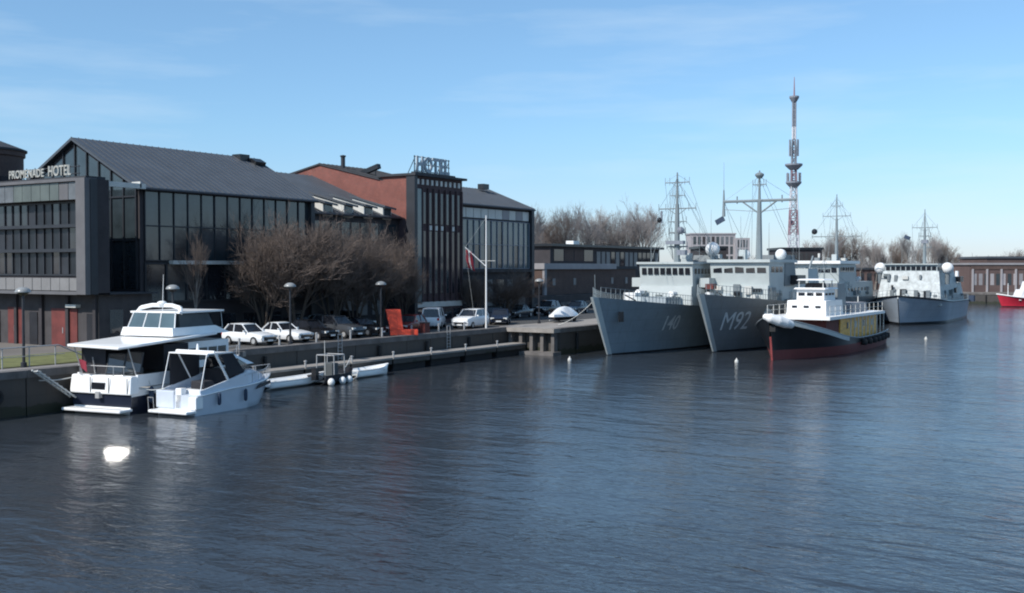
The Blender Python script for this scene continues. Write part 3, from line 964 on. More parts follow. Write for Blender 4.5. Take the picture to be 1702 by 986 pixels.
# ------------------------------------------------------------------ bare trees
def bare_tree_mesh(seed, stems, spread, twigs, trunk_h=.16, r0=.018, up=.55, lv=5, tips=3):
    rnd = random.Random(seed)
    T, C = MB(), MB()

    def grow(p, d, ln, r, k):
        q = p + d * ln
        (T if k < 2 else C).tube(p, q, r, r * .68, 5 if k < 2 else 3, cap=False)
        if k >= lv: return
        n = {0: 6, 1: 5, 2: twigs, 3: twigs}.get(k, tips)
        for i in range(n):
            f = rnd.uniform(.2, 1.0) if i else 1.0
            a = Vector((rnd.gauss(0, 1), rnd.gauss(0, 1), rnd.gauss(0, .7))).normalized()
            nd = (d * .9 + a * spread + Vector((0, 0, up * .35))).normalized()
            if nd.z < -.15: nd.z = -.1
            grow(p + d * ln * f, nd, ln * rnd.uniform(.58, .8), max(r * .5, .0008), k + 1)
    for i in range(stems):
        a = 2 * pi * i / stems + rnd.uniform(-.4, .4)
        lean = .35 if stems > 1 else .05
        d = Vector((cos(a) * lean, sin(a) * lean, 1)).normalized()
        if stems == 1:
            T.tube((0, 0, -.02), (0, 0, trunk_h), r0, r0 * .8, 7)
            grow(Vector((0, 0, trunk_h)), d, .26, r0 * .75, 0)
        else:
            T.tube((cos(a) * .01, sin(a) * .01, -.02), (cos(a) * .03, sin(a) * .03, trunk_h), r0, r0 * .85, 6)
            grow(Vector((cos(a) * .03, sin(a) * .03, trunk_h)), d, .25, r0 * .75, 0)
    # normalise to height 1
    zm = max(v[2] for v in C.v)
    T.v = [(a / zm, b_ / zm, c / zm) for a, b_, c in T.v]
    C.v = [(a / zm, b_ / zm, c / zm) for a, b_, c in C.v]
    return T, C


def tree_proto(seed, label, name, loc, H, wx, bark, twig, group=None, rz=0, cat='tree', **kw):
    T, C = bare_tree_mesh(seed, **kw)
    o = thing(name, label, cat, loc, rz, group, world=False)
    o.scale = (H * wx, H * wx, H)
    T.build('trunk', bark, o)
    C.build('crown', twig, o)
    return o


X1, Y1, _ = at(492, 60)
tp = tree_proto(3, 'broad bare brown tree in front of the dark glass hall, widest of the waterfront trees', 'bare_tree', (X1, Y1, GZ), 11.2, .86, 'bark', 'twig', stems=5, spread=.74, twigs=5, trunk_h=.06, tips=3, r0=.014)
X1, Y1, _ = at(440, 61)
dup(tp, (X1, Y1, GZ), 1.3, 'bare brown tree behind the two white parked cars', scale=(7.4, 7.4, 9.8))
X1, Y1, _ = at(552, 59.5)
dup(tp, (X1, Y1, GZ), 2.7, 'bare brown tree over the black parked cars', scale=(8.0, 8.0, 10.6))
X1, Y1, _ = at(590, 60)
dup(tp, (X1, Y1, GZ), .6, 'bare brown tree between the two widest crowns, over the back row of cars', scale=(6.8, 6.8, 9.2))
X1, Y1, _ = at(632, 60.5)
tq = tree_proto(9, 'bare brown tree with dense twigs beside the dark hotel tower', 'bare_tree', (X1, Y1, GZ), 10.6, .68, 'bark', 'twig', stems=4, spread=.72, twigs=5, trunk_h=.06, tips=3, r0=.013)
X1, Y1, _ = at(672, 61)
dup(tq, (X1, Y1, GZ), 2.0, 'slim bare tree right behind the red L shaped seat', scale=(4.6, 4.6, 9.2))
X1, Y1, _ = at(842, 62)
dup(tq, (X1, Y1, GZ), 4.0, 'small round bare tree in front of the teal glass building', scale=(7.2, 7.2, 5.9))
X1, Y1, _ = at(790, 62)
dup(tp, (X1, Y1, GZ), 5.0, 'small bare tree beside the flagpole', scale=(3.6, 3.6, 5.6))
X1, Y1, _ = at(325, 61)
ts = tree_proto(21, 'thin young bare tree before the hall windows above the flybridge', 'young_bare_tree', (X1, Y1, GZ), 8.2, .55, 'bark_g', 'twig', stems=1, spread=.5, twigs=4)

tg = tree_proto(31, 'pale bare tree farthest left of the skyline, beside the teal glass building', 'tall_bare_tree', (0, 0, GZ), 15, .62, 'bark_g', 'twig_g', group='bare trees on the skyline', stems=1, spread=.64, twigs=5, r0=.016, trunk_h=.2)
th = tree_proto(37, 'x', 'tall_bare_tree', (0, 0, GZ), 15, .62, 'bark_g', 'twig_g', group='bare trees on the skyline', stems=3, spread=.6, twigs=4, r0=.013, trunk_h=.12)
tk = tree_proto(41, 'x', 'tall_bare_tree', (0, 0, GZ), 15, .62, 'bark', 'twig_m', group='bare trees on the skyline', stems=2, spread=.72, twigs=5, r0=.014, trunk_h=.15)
sky_trees = [
    (884, 190, 352, .6, 0, 'pale bare tree just right of the teal glass building'),
    (902, 205, 362, .7, 1, 'bushy bare tree above the left end of the annex canopy'),
    (922, 200, 358, .7, 2, 'brownish bare tree left above the dark flat roof block'),
    (945, 210, 350, .7, 0, 'pale bare tree over the left windows of the dark block'),
    (968, 205, 348, .7, 1, 'pale many stemmed tree over the white roof box'),
    (990, 212, 356, .7, 0, 'pale bare tree right of the white roof box'),
    (1012, 215, 368, .7, 2, 'brown bare tree left of the large round crowned tree'),
    (1050, 210, 338, .85, 1, 'large round crowned bare tree over the dark block'),
    (1072, 222, 352, .7, 0, 'pale bare tree on the right flank of the round crowned tree'),
    (1380, 250, 388, .7, 1, 'bare tree behind the thin grey mast in the middle'),
    (1404, 255, 386, .8, 2, 'brown bare tree right of the thin grey mast'),
    (1350, 262, 404, .8, 0, 'low bare tree left of the thin grey mast'),
    (1430, 270, 408, .8, 0, 'low bare tree midway between two grey masts'),
    (1455, 270, 398, .8, 1, 'rounded bare tree over the left radome of the camouflaged ship'),
    (1490, 265, 404, .7, 2, 'brown bare tree left of the camouflaged ship mast'),
    (1508, 260, 394, .6, 0, 'pale bare tree just left of the camouflaged ship mast'),
    (1545, 265, 386, .7, 1, 'tall bare tree just right of the camouflaged ship mast'),
    (1566, 268, 402, .7, 2, 'dark bare tree sloping down at the end of the tree line'),
    (1588, 300, 422, .8, 0, 'low far tree over the small grey house'),
    (1690, 300, 418, .8, 2, 'dark tree over the depot at the right edge'),
]
protos = [tg, th, tk]
first = [True, True, True]
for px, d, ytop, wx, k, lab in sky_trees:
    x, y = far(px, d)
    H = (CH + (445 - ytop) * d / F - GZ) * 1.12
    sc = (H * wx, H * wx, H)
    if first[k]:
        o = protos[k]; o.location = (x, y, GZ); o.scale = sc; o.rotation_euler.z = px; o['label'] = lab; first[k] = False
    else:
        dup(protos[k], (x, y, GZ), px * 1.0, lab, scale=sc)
# far-off wood along the horizon
rnd = random.Random(5)
b = MB()
for i in range(2600):
    px = rnd.uniform(1240, 1900)
    d = rnd.uniform(330, 520)
    x, y = far(px, d)
    hh = rnd.uniform(4.5, 10.5)
    for k in range(3):
        b.tube((x, y, GZ), (x + rnd.gauss(0, 2), y + rnd.gauss(0, 2), GZ + hh * rnd.uniform(.6, 1)), .16, .05, 3, cap=False)
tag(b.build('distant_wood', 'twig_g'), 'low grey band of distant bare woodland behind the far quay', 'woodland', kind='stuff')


# ------------------------------------------------------------------ cars
def make_car(name, paint, label, loc, rz, kind='hatch', group='cars parked on the quay'):
    """front at local -x"""
    L, W, H = {'hatch': (4.0, 1.70, 1.48), 'sedan': (4.5, 1.76, 1.44), 'van': (4.2, 1.78, 1.85), 'suv': (4.5, 1.84, 1.70)}[kind]
    o = thing(name, label, 'car', loc, rz, group, world=False)
    hw = W / 2
    zb, zh, zs = .26, {'van': 1.02, 'suv': 1.05}.get(kind, .86), {'van': 1.08, 'suv': 1.08}.get(kind, .93)
    st = [(-L / 2, .70, .42, zh * .66), (-L / 2 + .10, .88, .28, zh * .84), (-L / 2 + .45, .97, zb, zh * .93), (-L * .26, 1.0, zb, zh + .03), (0, 1.0, zb, zs),
          (L * .30, 1.0, zb, zs + .02), (L / 2 - .35, .97, zb, zs), (L / 2 - .08, .92, .30, zs - .05), (L / 2, .80, .42, zs - .18)]
    rings = []
    for x, wf, z0, z1 in st:
        h_ = hw * wf
        rings.append([(x, -h_ * .92, z0), (x, -h_, z0 + .18), (x, -h_, z1 - .22), (x, -h_ * .93, z1 - .04), (x, -h_ * .7, z1),
                      (x, h_ * .7, z1), (x, h_ * .93, z1 - .04), (x, h_, z1 - .22), (x, h_, z0 + .18), (x, h_ * .92, z0)])
    MB().loft(rings).build('body', paint, o, smooth=True)
    # greenhouse
    fr, rr = {'hatch': (-.62, L / 2 - .16), 'sedan': (-.62, 1.45), 'van': (-1.05, L / 2 - .1), 'suv': (-.75, L / 2 - .15)}[kind]
    ft, rt = {'hatch': (.05, 1.35), 'sedan': (.02, .85), 'van': (-.55, L / 2 - .25), 'suv': (-.1, 1.75)}[kind]
    z0, z1 = zs - .06, H - .06
    g = [(fr, hw * .90, z0), (ft, hw * .72, z1), (rt, hw * .72, z1), (rr, hw * .90, z0)]
    v = [(x, s * y, z) for s in (-1, 1) for x, y, z in g]
    MB().add(v, [(0, 1, 2, 3), (4, 7, 6, 5), (0, 4, 5, 1), (1, 5, 6, 2), (2, 6, 7, 3), (3, 7, 4, 0)]).build('cabin_glass', 'glass_c', o)
    r = MB()
    r.loft([[(x, -hw * a, z), (x, -hw * a * .8, z + .05), (x, hw * a * .8, z + .05), (x, hw * a, z)] for x, a, z in
            ((ft - .08, .70, z1 - .03), (ft + .15, .75, z1), ((ft + rt) / 2, .76, z1 + .015), (rt - .1, .75, z1), (rt + .06, .70, z1 - .04))])
    r.build('roof', paint, o, smooth=True)
    for s in (-1, 1):
        p = MB()
        p.tube((fr, s * hw * .90, z0), (ft, s * hw * .735, z1), .04, .04, 5)
        p.tube((rr, s * hw * .90, z0), (rt, s * hw * .735, z1), .06, .06, 5)
        p.tube(((fr + rr) / 2 + .15, s * hw * .905, z0), ((ft + rt) / 2 + .1, s * hw * .735, z1), .04, .04, 5)
        p.path([(fr, s * hw * .905, z0), (rr, s * hw * .905, z0)], .03, 5)
        p.build('window_frame', paint, o)
    for sx in (-L * .31, L * .30):
        for s in (-1, 1):
            y0, y1 = s * (hw - .20), s * (hw + .015)
            t_ = MB().tube((sx, y0, .31), (sx, y1, .31), .31, .31, 18).build('wheel', 'rubber', o)
            MB().tube((sx, y1 - s * .01, .31), (sx, y1 + s * .012, .31), .19, .17, 14).build('rim', 'steel', t_)
    for s in (-1, 1):
        MB().cbox((-L / 2 + .09, s * hw * .68, zh * .72), .12, .34, .15).build('headlight', 'lens', o)
        MB().cbox((L / 2 - .04, s * hw * .74, zs * .80), .10, .20, .22).build('tail_light', 'tail', o)
        MB().cbox((fr + .18, s * (hw + .08), zs + .05), .10, .18, .12).build('mirror', paint, o)
    MB().cbox((-L / 2 + .03, 0, .46), .07, W * .55, .14).build('grille', 'black', o)
    MB().cbox((-L / 2 - .015, 0, .36), .02, .5, .11).build('number_plate', 'white', o)
    MB().cbox((L / 2 + .0, 0, .62), .04, .5, .11).build('number_plate', 'white', o)
    return o


NQ = pi / 2          # nose towards the water
make_car('parked_car', 'car_white', 'white hatchback nose to quay, leftmost of the parked cars', (55.3, 56.6, GZ + .01), NQ)
make_car('parked_car', 'car_white', 'white saloon with long bonnet, second car from the left', (58.7, 56.6, GZ + .01), NQ, 'sedan')
make_car('parked_car', 'car_black', 'black hatchback directly right of the white saloon', (62.0, 56.8, GZ + .01), NQ)
make_car('parked_car', 'car_grey', 'dark grey off-roader between two black cars', (64.7, 56.7, GZ + .01), NQ, 'suv')
make_car('parked_car', 'car_black', 'black saloon nearest to the red L shaped seat', (67.6, 56.8, GZ + .01), NQ, 'sedan')
make_car('parked_car', 'car_grey', 'dark grey saloon in the back row under the wide bare tree', (66.5, 62.2, GZ + .01), NQ, 'sedan')
make_car('parked_car', 'car_silver', 'silver hatchback in the back row between two dark cars', (69.5, 62.0, GZ + .01), NQ)
make_car('parked_car', 'car_black', 'black off-roader in the back row near the tower', (72.6, 62.2, GZ + .01), NQ, 'suv')
make_car('parked_van', 'car_white', 'small white van seen from its back, left of the flagpole', (79.3, 58.2, GZ + .01), pi + .5, 'van')
make_car('parked_car', 'car_white', 'white estate car with tall body right beside the flagpole', (81.3, 55.6, GZ + .01), .15, 'suv')
make_car('parked_car', 'car_blue', 'dark blue saloon right of the white estate car', (88.4, 57.0, GZ + .01), .5, 'sedan')
make_car('parked_car', 'car_black', 'black hatchback behind the dark blue saloon', (93.5, 61.0, GZ + .01), .4)
make_car('parked_car', 'car_grey', 'dark grey car behind the covered white boat, left one', (100.5, 62.5, GZ + .01), .1, 'sedan')
make_car('parked_car', 'car_black', 'black car behind the covered white boat, middle one', (107.0, 62.7, GZ + .01), .1, 'suv')
make_car('parked_car', 'car_blue', 'dark blue car behind the covered white boat, right one', (113.5, 62.5, GZ + .01), .1, 'hatch')
make_car('parked_car', 'car_red', 'dark red hatchback parked close to the red L shaped seat', (72.8, 56.0, GZ + .01), .2, 'hatch')

# boat under a white cover on a trailer
x, y, _ = at(938, 53.8)
o = thing('covered_boat', 'small boat under a stretched white cover standing on the quay', 'boat', (x, y, GZ + .03), 0.05, world=False)
rg = []
for s_ in range(11):
    u = s_ / 10
    wv = .95 * (sin(pi * (0.06 + .9 * u))) ** .6
    top = .72 + .75 * sin(pi * (0.08 + .86 * u)) ** 1.3
    rg.append([(-2.7 + 5.4 * u, -wv, .55), (-2.7 + 5.4 * u, -wv * .9, .72), (-2.7 + 5.4 * u, -wv * .3, top), (-2.7 + 5.4 * u, 0, top + .06),
               (-2.7 + 5.4 * u, wv * .3, top), (-2.7 + 5.4 * u, wv * .9, .72), (-2.7 + 5.4 * u, wv, .55)])
MB().loft(rg).build('cover', 'gel', o, smooth=True)
MB().loft([[(r[0][0] * .93, r[0][1] * .93, .62), (r[0][0] * .88, 0, .16), (r[0][0] * .93, r[-1][1] * .93, .62)] for r in rg]).build('hull', 'black', o, smooth=True)
for s in (-1, 1):
    MB().tube((.5, s * .8, .28), (.5, s * .95, .28), .28, .28, 14).build('wheel', 'rubber', o)
MB().box(-3.2, 1.6, -.06, .06, .2, .3).build('trailer_beam', 'steel', o)

# red L-shaped seat sculpture
x, y, _ = at(668, 54.0)
o = thing('red_seat_sculpture', 'oversized bright red L shaped seat standing at the quay edge', 'sculpture', (x, y, GZ + .03), R(-50), world=False)
MB().add([(-.95, -.5, .45), (.1, -.5, .45), (-.12, -.5, 2.05), (-1.3, -.5, 2.05),
          (-.95, .5, .45), (.1, .5, .45), (-.12, .5, 2.05), (-1.3, .5, 2.05)],
         [(0, 1, 2, 3), (4, 7, 6, 5), (0, 4, 5, 1), (1, 5, 6, 2), (2, 6, 7, 3), (3, 7, 4, 0)]).build('backrest', 'red', o, bevel=.03)
MB().box(-.95, 1.25, -.51, .51, 0, .45).build('seat', 'red', o, bevel=.03)

# street lamps
def lamp(label, px):
    x, y, _ = at(px, 54.0)
    o = thing('street_lamp', label, 'street lamp', (x, y, GZ), 0, 'lamps along the quay', world=False)
    MB().lathe((0, 0, 0), [(.16, 0), (.16, .25), (.08, .3), (.065, 3.9)], 10).build('post', 'dark_frame', o, smooth=True)
    MB().lathe((0, 0, 0), [(.1, 3.88), (.18, 3.94), (.34, 4.05), (.34, 4.10)], 16).build('lamp_bowl', 'dark_frame', o, smooth=True)
    MB().lathe((0, 0, 0), [(.42, 4.07), (.42, 4.12), (.34, 4.24), (.18, 4.33), (.02, 4.35)], 18).build('shade', 'lamp_glass', o, smooth=True)
    return o
lamp('dark mushroom shaped lamp on the lawn edge, leftmost', 38)
lamp('mushroom lamp showing above the flybridge cruiser', 287)
lamp('mushroom lamp in front of the widest bare tree', 482)
lamp('mushroom lamp left of the red L shaped seat', 633)
x, y, _ = at(896, 56)
lamp('slim mushroom lamp before the brown brick annex', 896)

# flagpole
x, y, _ = at(808, 53.6)
o = thing('flagpole', 'white flagpole with slanting gaff and crossbar on the quay', 'flagpole', (x, y, GZ), HEAD - pi / 2, world=False)
MB().tube((0, 0, 0), (0, 0, 10.0), .085, .045, 8).build('pole', 'white', o)
MB().tube((0, 0, 5.5), (-1.85, 0, 7.2), .045, .035, 6).build('gaff', 'white', o)
MB().tube((-.5, 0, 6.0), (.8, 0, 6.0), .03, .03, 6).build('crossbar', 'off', o)
b = MB()
b.path([(0, 0, 9.8), (-1.85, 0, 7.2), (-1.0, 0, .6)], .01, 3)
b.build('halyard', 'off', o)
x2, y2 = x - 1.72 * sin(HEAD), y + 1.72 * cos(HEAD)
f = thing('red_white_flag', 'limp dark red and white flag hanging from the flagpole gaff', 'flag', (x2, y2, GZ + 7.0), HEAD - pi / 2, world=False)
def drape(x0, x1, z0, z1, m, nm):
    g, n, k = MB(), 8, 7
    vs = []
    for j in range(k + 1):
        for i in range(n + 1):
            u, v_ = i / n, j / k
            xx = x0 + (x1 - x0) * u + .22 * v_ * v_ + .03 * sin(9 * v_ + 4 * u)
            vs.append((xx, .07 * sin(14 * u + 3 * v_) + .05 * sin(5 * v_), z0 + (z1 - z0) * v_ - .12 * u))
    fs = [(j * (n + 1) + i, j * (n + 1) + i + 1, (j + 1) * (n + 1) + i + 1, (j + 1) * (n + 1) + i) for j in range(k) for i in range(n)]
    g.add(vs, fs)
    ob = g.build(nm, m, f, smooth=True)
    sm = ob.modifiers.new('thickness', 'SOLIDIFY'); sm.thickness = .012
drape(-.10, .14, 0, -1.6, 'flag_red', 'stripe')
drape(.14, .28, -.1, -1.7, 'white', 'stripe')
drape(.28, .52, -.15, -1.8, 'flag_red', 'stripe')

# railing and gangplank at the left
o = thing('quay_railing', 'pale tubular railing along the lawn at the left', 'railing', (29, 54.0, GZ))
b = MB()
b.path([(28, 53.9, 3.4), (38.2, 53.9, 3.4), (40.6, 53.9, 2.35)], .04, 6)
b.build('top_rail', 'steel', o)
b = MB()
b.path([(28, 53.9, 2.9), (38.6, 53.9, 2.9)], .025, 6)
b.build('middle_rail', 'steel', o)
for i in range(7):
    MB().tube((28.4 + i * 1.6, 53.9, GZ), (28.4 + i * 1.6, 53.9, 3.4), .035, .035, 6).build('post', 'steel', o)
o = thing('gangplank', 'worn timber gangplank slanting down the left quay wall', 'gangplank', (35.4, 51.6, 1))
b = MB()
for k in range(2):
    b.tube((35.0, 51.62 - k * .45, 2.35), (37.2, 51.5 - k * .45, .75), .05, .05, 6)
b.build('side_rail', 'off', o)
b = MB()
for i in range(9):
    u = (i + .5) / 9
    b.box(35.0 + 2.2 * u - .08, 35.0 + 2.2 * u + .08, 51.1, 51.6, 2.37 - 1.6 * u, 2.41 - 1.6 * u)
b.build('tread', 'off', o)


# ------------------------------------------------------------------ hulls
class Hull:
    """local x: 0 at the bow, L at the stern"""
    def __init__(s, L, B, zb, zm, zs, rake, bow=.42, wl=.55, flare=1.4, stern=.82, draft=1.2, dip=.42, wlb=.90):
        s.L, s.B, s.zb, s.zm, s.zs, s.rake, s.bow, s.wl, s.fl, s.st, s.draft, s.dip, s.wlb = L, B, zb, zm, zs, rake, bow, wl, flare, stern, draft, dip, wlb

    def sheer(s, t):
        if t < s.dip:
            u = t / s.dip
            return s.zm + (s.zb - s.zm) * (1 - u) ** 1.8
        return s.zm + (s.zs - s.zm) * ((t - s.dip) / (1 - s.dip)) ** 2

    def half(s, t, z):
        a = max(0, z / s.sheer(t))
        dk = 1 - (1 - min(1, t / s.bow)) ** 2.3
        wl = s.wlb * (1 - (1 - min(1, t / s.wl)) ** 1.5)
        ta = 1 - (1 - s.st) * max(0, (t - .6) / .4) ** 2
        h = (wl + (dk - wl) * min(1.05, a) ** s.fl) * ta * s.B / 2
        if z < 0: h *= max(.25, 1 + z * .35 / s.draft)
        return max(h, .045)

    def xx(s, t, z):
        return t * s.L + s.rake * (1 - z / s.zb) * (1 - t) ** 3

    def side(s, x, z):
        lo, hi = 0.0, 1.0
        for _ in range(30):
            m = (lo + hi) / 2
            if s.xx(m, z) < x: lo = m
            else: hi = m
        return s.half((lo + hi) / 2, z)

    def build(s, parent, mats, boot=None, n=36, nl=9, deck='deck', bul=.5, deck_name='deck', rail=None, stem=None):
        rings = []
        for i in range(n + 1):
            t = (i / n) ** 1.35
            zt = s.sheer(t)
            zl = [-s.draft, -.4 * s.draft] + ([0.0, boot] if boot else [0.0])
            zlow = zl[-1]
            zl += [zlow + (zt - zlow) * (k + 1) / nl for k in range(nl)]
            left = [(s.xx(t, z), -s.half(t, z), z) for z in reversed(zl)]
            right = [(s.xx(t, z), s.half(t, z), z) for z in zl]
            rings.append(left + right)
        nn = len(rings[0]) // 2
        nb = 3 if boot else 0
        def mi(k, i):
            if not boot: return 0
            lvl = (nn - 2 - i) if i < nn - 1 else (i - nn)
            if i == nn - 1 or i == 2 * nn - 1: return 1
            return 1 if lvl < nb else 0
        b_ = MB()
        b_.loft(rings, close=False, caps=False, mifn=mi)
        sp = MB()
        sr = []
        for k in range(9):
            z = s.zb * (.01 + .98 * k / 8)
            x_ = s.xx(0, z)
            wd_ = .10 + .12 * k / 8
            sr.append([(x_ - .10, -wd_ * .6, z), (x_ - .10, wd_ * .6, z), (x_ + .5, wd_ * 1.6, z), (x_ + .5, -wd_ * 1.6, z)])
        if stem: sp.loft(sr).build('lit_stem_strip', stem, parent)  # added pale strip: the sunlit bow edge put into a lighter paint
        # transom
        r = rings[-1]
        base = len(b_.v)
        b_.v += r
        b_.f.append(tuple(base + i for i in range(len(r)))); b_.mi.append(0)
        # bottom closing
        h_ = b_.build('hull', mats, parent, smooth=True)
        d_ = MB()
        dr = []
        for i in range(n + 1):
            t = (i / n) ** 1.35
            z = s.sheer(t) - bul
            h2 = max(.02, s.half(t, z) - .03)
            x2 = min(max(s.xx(t, z), s.xx(0, z) + .05), s.L - .03)
            dr.append([(x2, -h2, z), (x2, h2, z)])
        d_.loft(dr, close=False, caps=False)
        d_.build(deck_name, deck, parent)
        if rail:
            g = MB()
            for sg in (-1, 1):
                pts = [(s.xx(i / n, s.sheer(i / n)), sg * s.half(i / n, s.sheer(i / n)), s.sheer(i / n)) for i in range(n + 1)]
                g.path(pts, rail[0], 5)
            g.build('rubbing_strake', rail[1], parent)
        return h_

    def number(s, parent, body, size, x, z, m='number', stretch=1.0, slant=.0, bold=.05):
        """painted number on the -y side"""
        def fn(p, zz):
            xx = x + (p.x - x) + slant * (p.z - z)
            return Vector((xx, -s.side(xx, p.z) - .015 - (.012 if zz > 0 else 0), p.z))
        return text('hull_number', body, size, m, parent, (x, 0, z), (1, 0, 0), (0, 0, 1), .02, fn, stretch, bold, off=Vector())

    def guard(s, parent, t0, t1, hgt=1.0, n=26, m='mast', name='guard_rail'):
        for sg in (-1, 1):
            g = MB()
            for lv in (.5, 1.0):
                pts = []
                for i in range(n + 1):
                    t = t0 + (t1 - t0) * i / n
                    z = s.sheer(t)
                    pts.append((s.xx(t, z), sg * (s.half(t, z) - .08), z + hgt * lv))
                g.path(pts, .022, 4)
            for i in range(n + 1):
                t = t0 + (t1 - t0) * i / n
                z = s.sheer(t)
                g.tube((s.xx(t, z), sg * (s.half(t, z) - .08), z - .1), (s.xx(t, z), sg * (s.half(t, z) - .08), z + hgt), .028, .028, 4)
            g.build(name, m, parent)


def bridge_windows(parent, x, y0, y1, z0, z1, n, m='glass_c', gap=.16):
    windows(parent, 'x', x, y0, y1, z0, z1, n, 1, (m,), gap, proud=.03, thick=.08)


def side_windows(parent, yf, x0, x1, z0, z1, n, m='glass_c', gap=.3):
    windows(parent, 'y', yf, x0, x1, z0, z1, n, 1, (m,), gap, proud=.03, thick=.08)


def mast(parent, x, y, z0, z1, r0, yards, m='mast', whips=(), name='mast'):
    g = MB()
    g.tube((x, y, z0), (x, y, z0 + (z1 - z0) * .65), r0, r0 * .6, 8)
    g.tube((x, y, z0 + (z1 - z0) * .65), (x, y, z1), r0 * .4, r0 * .2, 6)
    mo = g.build(name, m, parent)
    for z, hw, r in yards:
        h = MB()
        h.tube((x, y - hw, z), (x, y + hw, z), r, r, 6)
        h.tube((x, y - hw * .5, z), (x, y, z - hw * .35), r * .6, r * .6, 5)
        h.tube((x, y + hw * .5, z), (x, y, z - hw * .35), r * .6, r * .6, 5)
        for k in (-1, -.62, .62, 1):
            h.tube((x, y + k * hw, z - .25), (x, y + k * hw, z + .5), r * .5, r * .5, 5)
        h.build('yard', m, mo)
    rg_ = MB()
    for sy in (-1, 1):
        for z, hw, r in yards:
            rg_.tube((x, y + sy * hw, z), (x + 4.5, y + sy * 2.4, z0 + .3), .018, .018, 3)
            rg_.tube((x, y + sy * hw, z), (x, y, z + (z1 - z) * .8), .018, .018, 3)
        rg_.tube((x, y, z1 - .5), (x - 5.5, y + sy * .3, z0), .018, .018, 3)
    rg_.tube((x, y, z1 - .8), (x + 14, y, z0 - 1.5), .018, .018, 3)
    rg_.build('rigging', m, mo)
    for wx, wy, wz0, wz1 in whips:
        MB().tube((wx, wy, wz0), (wx, wy, wz1), .035, .012, 4).build('whip_aerial', m, parent)
    return mo


def life_raft(parent, x, y, z, m='white'):
    MB().tube((x - .5, y, z), (x + .5, y, z), .28, .28, 10).build('life_raft', m, parent, smooth=True)


def clutter(parent, seed, x0, x1, yf, z0, z1, n, axis='y', mats=('navy_grey', 'black', 'navy_light', 'deck', 'off')):
    rnd = random.Random(seed)
    for i in range(n):
        u, z = rnd.uniform(x0, x1), rnd.uniform(z0, z1)
        sx, sz, dp = rnd.uniform(.2, .9), rnd.uniform(.25, 1.1), rnd.uniform(.08, .4)
        m_ = rnd.choice(mats)
        nm = rnd.choice(('vent', 'locker', 'pipe_box', 'equipment_box'))
        if axis == 'y': MB().box(u, u + sx, yf - dp, yf + .05, z, z + sz).build(nm, m_, parent)
        elif axis == 'x': MB().box(yf - dp, yf + .05, u, u + sx, z, z + sz).build(nm, m_, parent)
        else:
            ya = yf + rnd.uniform(-1, .5) * (1.0 if x0 < 8 else 1.9)
            MB().box(u, u + sx, ya, ya + sx, z0, z0 + sz).build(nm, m_, parent)


# --- first warship (leftmost)
HA = Hull(44, 7.4, 5.2, 3.9, 3.4, 3.0, bow=.36, wl=.5, flare=1.6, draft=2.0, dip=.5)
a = thing('grey_warship', 'blue grey warship with small pale number on its hull, leftmost of the moored warships', 'warship', (83.2, 44.3, 0), 0, world=False)
HA.build(a, ['navy_blue', 'black'], boot=.12, bul=.75, stem='navy_light')
HA.number(a, '140', 1.9, 9.3, 1.95, stretch=.95, slant=.05, bold=.02)
HA.guard(a, .02, .3, .9)
MB().frust(14.6, 34, -2.9, 2.9, 2.9, 5.9, .5, .5, .15, .15).build('deckhouse', 'navy_light', a)
MB().frust(11.2, 15.0, -1.7, 1.7, 3.2, 4.9, .5, 0, .1, .1).build('deckhouse_step', 'navy_blue', a)
br = MB().frust(15.4, 21.0, -2.75, 2.75, 5.9, 8.05, -.25, .2, -.05, -.05).build('bridge', 'navy_light', a)
MB().box(14.9, 21.4, -3.0, 3.0, 8.05, 8.25).build('bridge_roof', 'navy_light', a)
bridge_windows(a, 15.2, -2.6, 2.6, 6.95, 7.75, 8)
side_windows(a, -2.78, 15.6, 20.6, 6.95, 7.75, 6)
for s in (-1, 1):
    MB().box(16.2, 18.2, s * 3.6 - .5, s * 3.6 + .5, 5.8, 6.7).build('bridge_wing', 'navy_light', a)
MB().frust(22, 30, -2.0, 2.0, 5.9, 7.4, .3, .5, .2, .2).build('funnel_house', 'navy_blue', a)
MB().frust(24, 27, -1.1, 1.1, 7.4, 9.0, .3, .5, .2, .2).build('funnel', 'navy_grey', a)
mast(a, 18.6, 0.3, 8.2, 17.2, .34, [(16.2, 1.3, .05), (14.9, .8, .04), (13.6, 2.0, .06), (12.3, 1.0, .05), (11.2, .9, .08), (9.8, 1.1, .07)], whips=[(17, 2.4, 8.2, 12.6), (20.6, -2.5, 8.2, 13.5), (28, 1.8, 7.4, 13)])
MB().ball((18.3, -.2, 11.4), .38).build('lantern', 'tower_grey', a)
MB().tube((18.6, 2.0, 12.2), (18.6, 2.0, 13.4), .1, .1, 6).build('aerial', 'tower_grey', a)
MB().cbox((18.2, .3, 10.2), .5, 1.9, .35).build('radar', 'tower_grey', a)
MB().cbox((18.2, -.4, 9.2), .6, .9, .5).build('searchlight', 'tower_grey', a)
MB().ball((18.6, 2.2, 12.5), .28).build('signal_shape', 'black', a)
MB().ball((24.0, -1.3, 9.6), .75).build('radome', 'white', a, smooth=True)
MB().tube((24.0, -1.3, 7.4), (24.0, -1.3, 8.9), .2, .2, 8).build('radome_stand', 'navy_light', a)
gun = MB().lathe((9.2, 0, 3.5), [(.95, 0), (.95, .5), (.75, 1.2), (.4, 1.5)], 14)
gun.build('deck_gun', 'navy_light', a, smooth=True)
MB().tube((9.0, 0, 4.55), (6.4, 0, 5.2), .08, .06, 8).build('gun_barrel', 'black', a)
life_raft(a, 13.6, 2.0, 5.3)
life_raft(a, 13.8, -1.4, 5.2)
MB().cbox((12.6, 2.3, 4.6), 1.3, 1.2, 1.4).build('deck_locker', 'white', a)
b = MB()
b.path([(.6, 0, 5.1), (.5, 0, 7.1)], .03, 5)
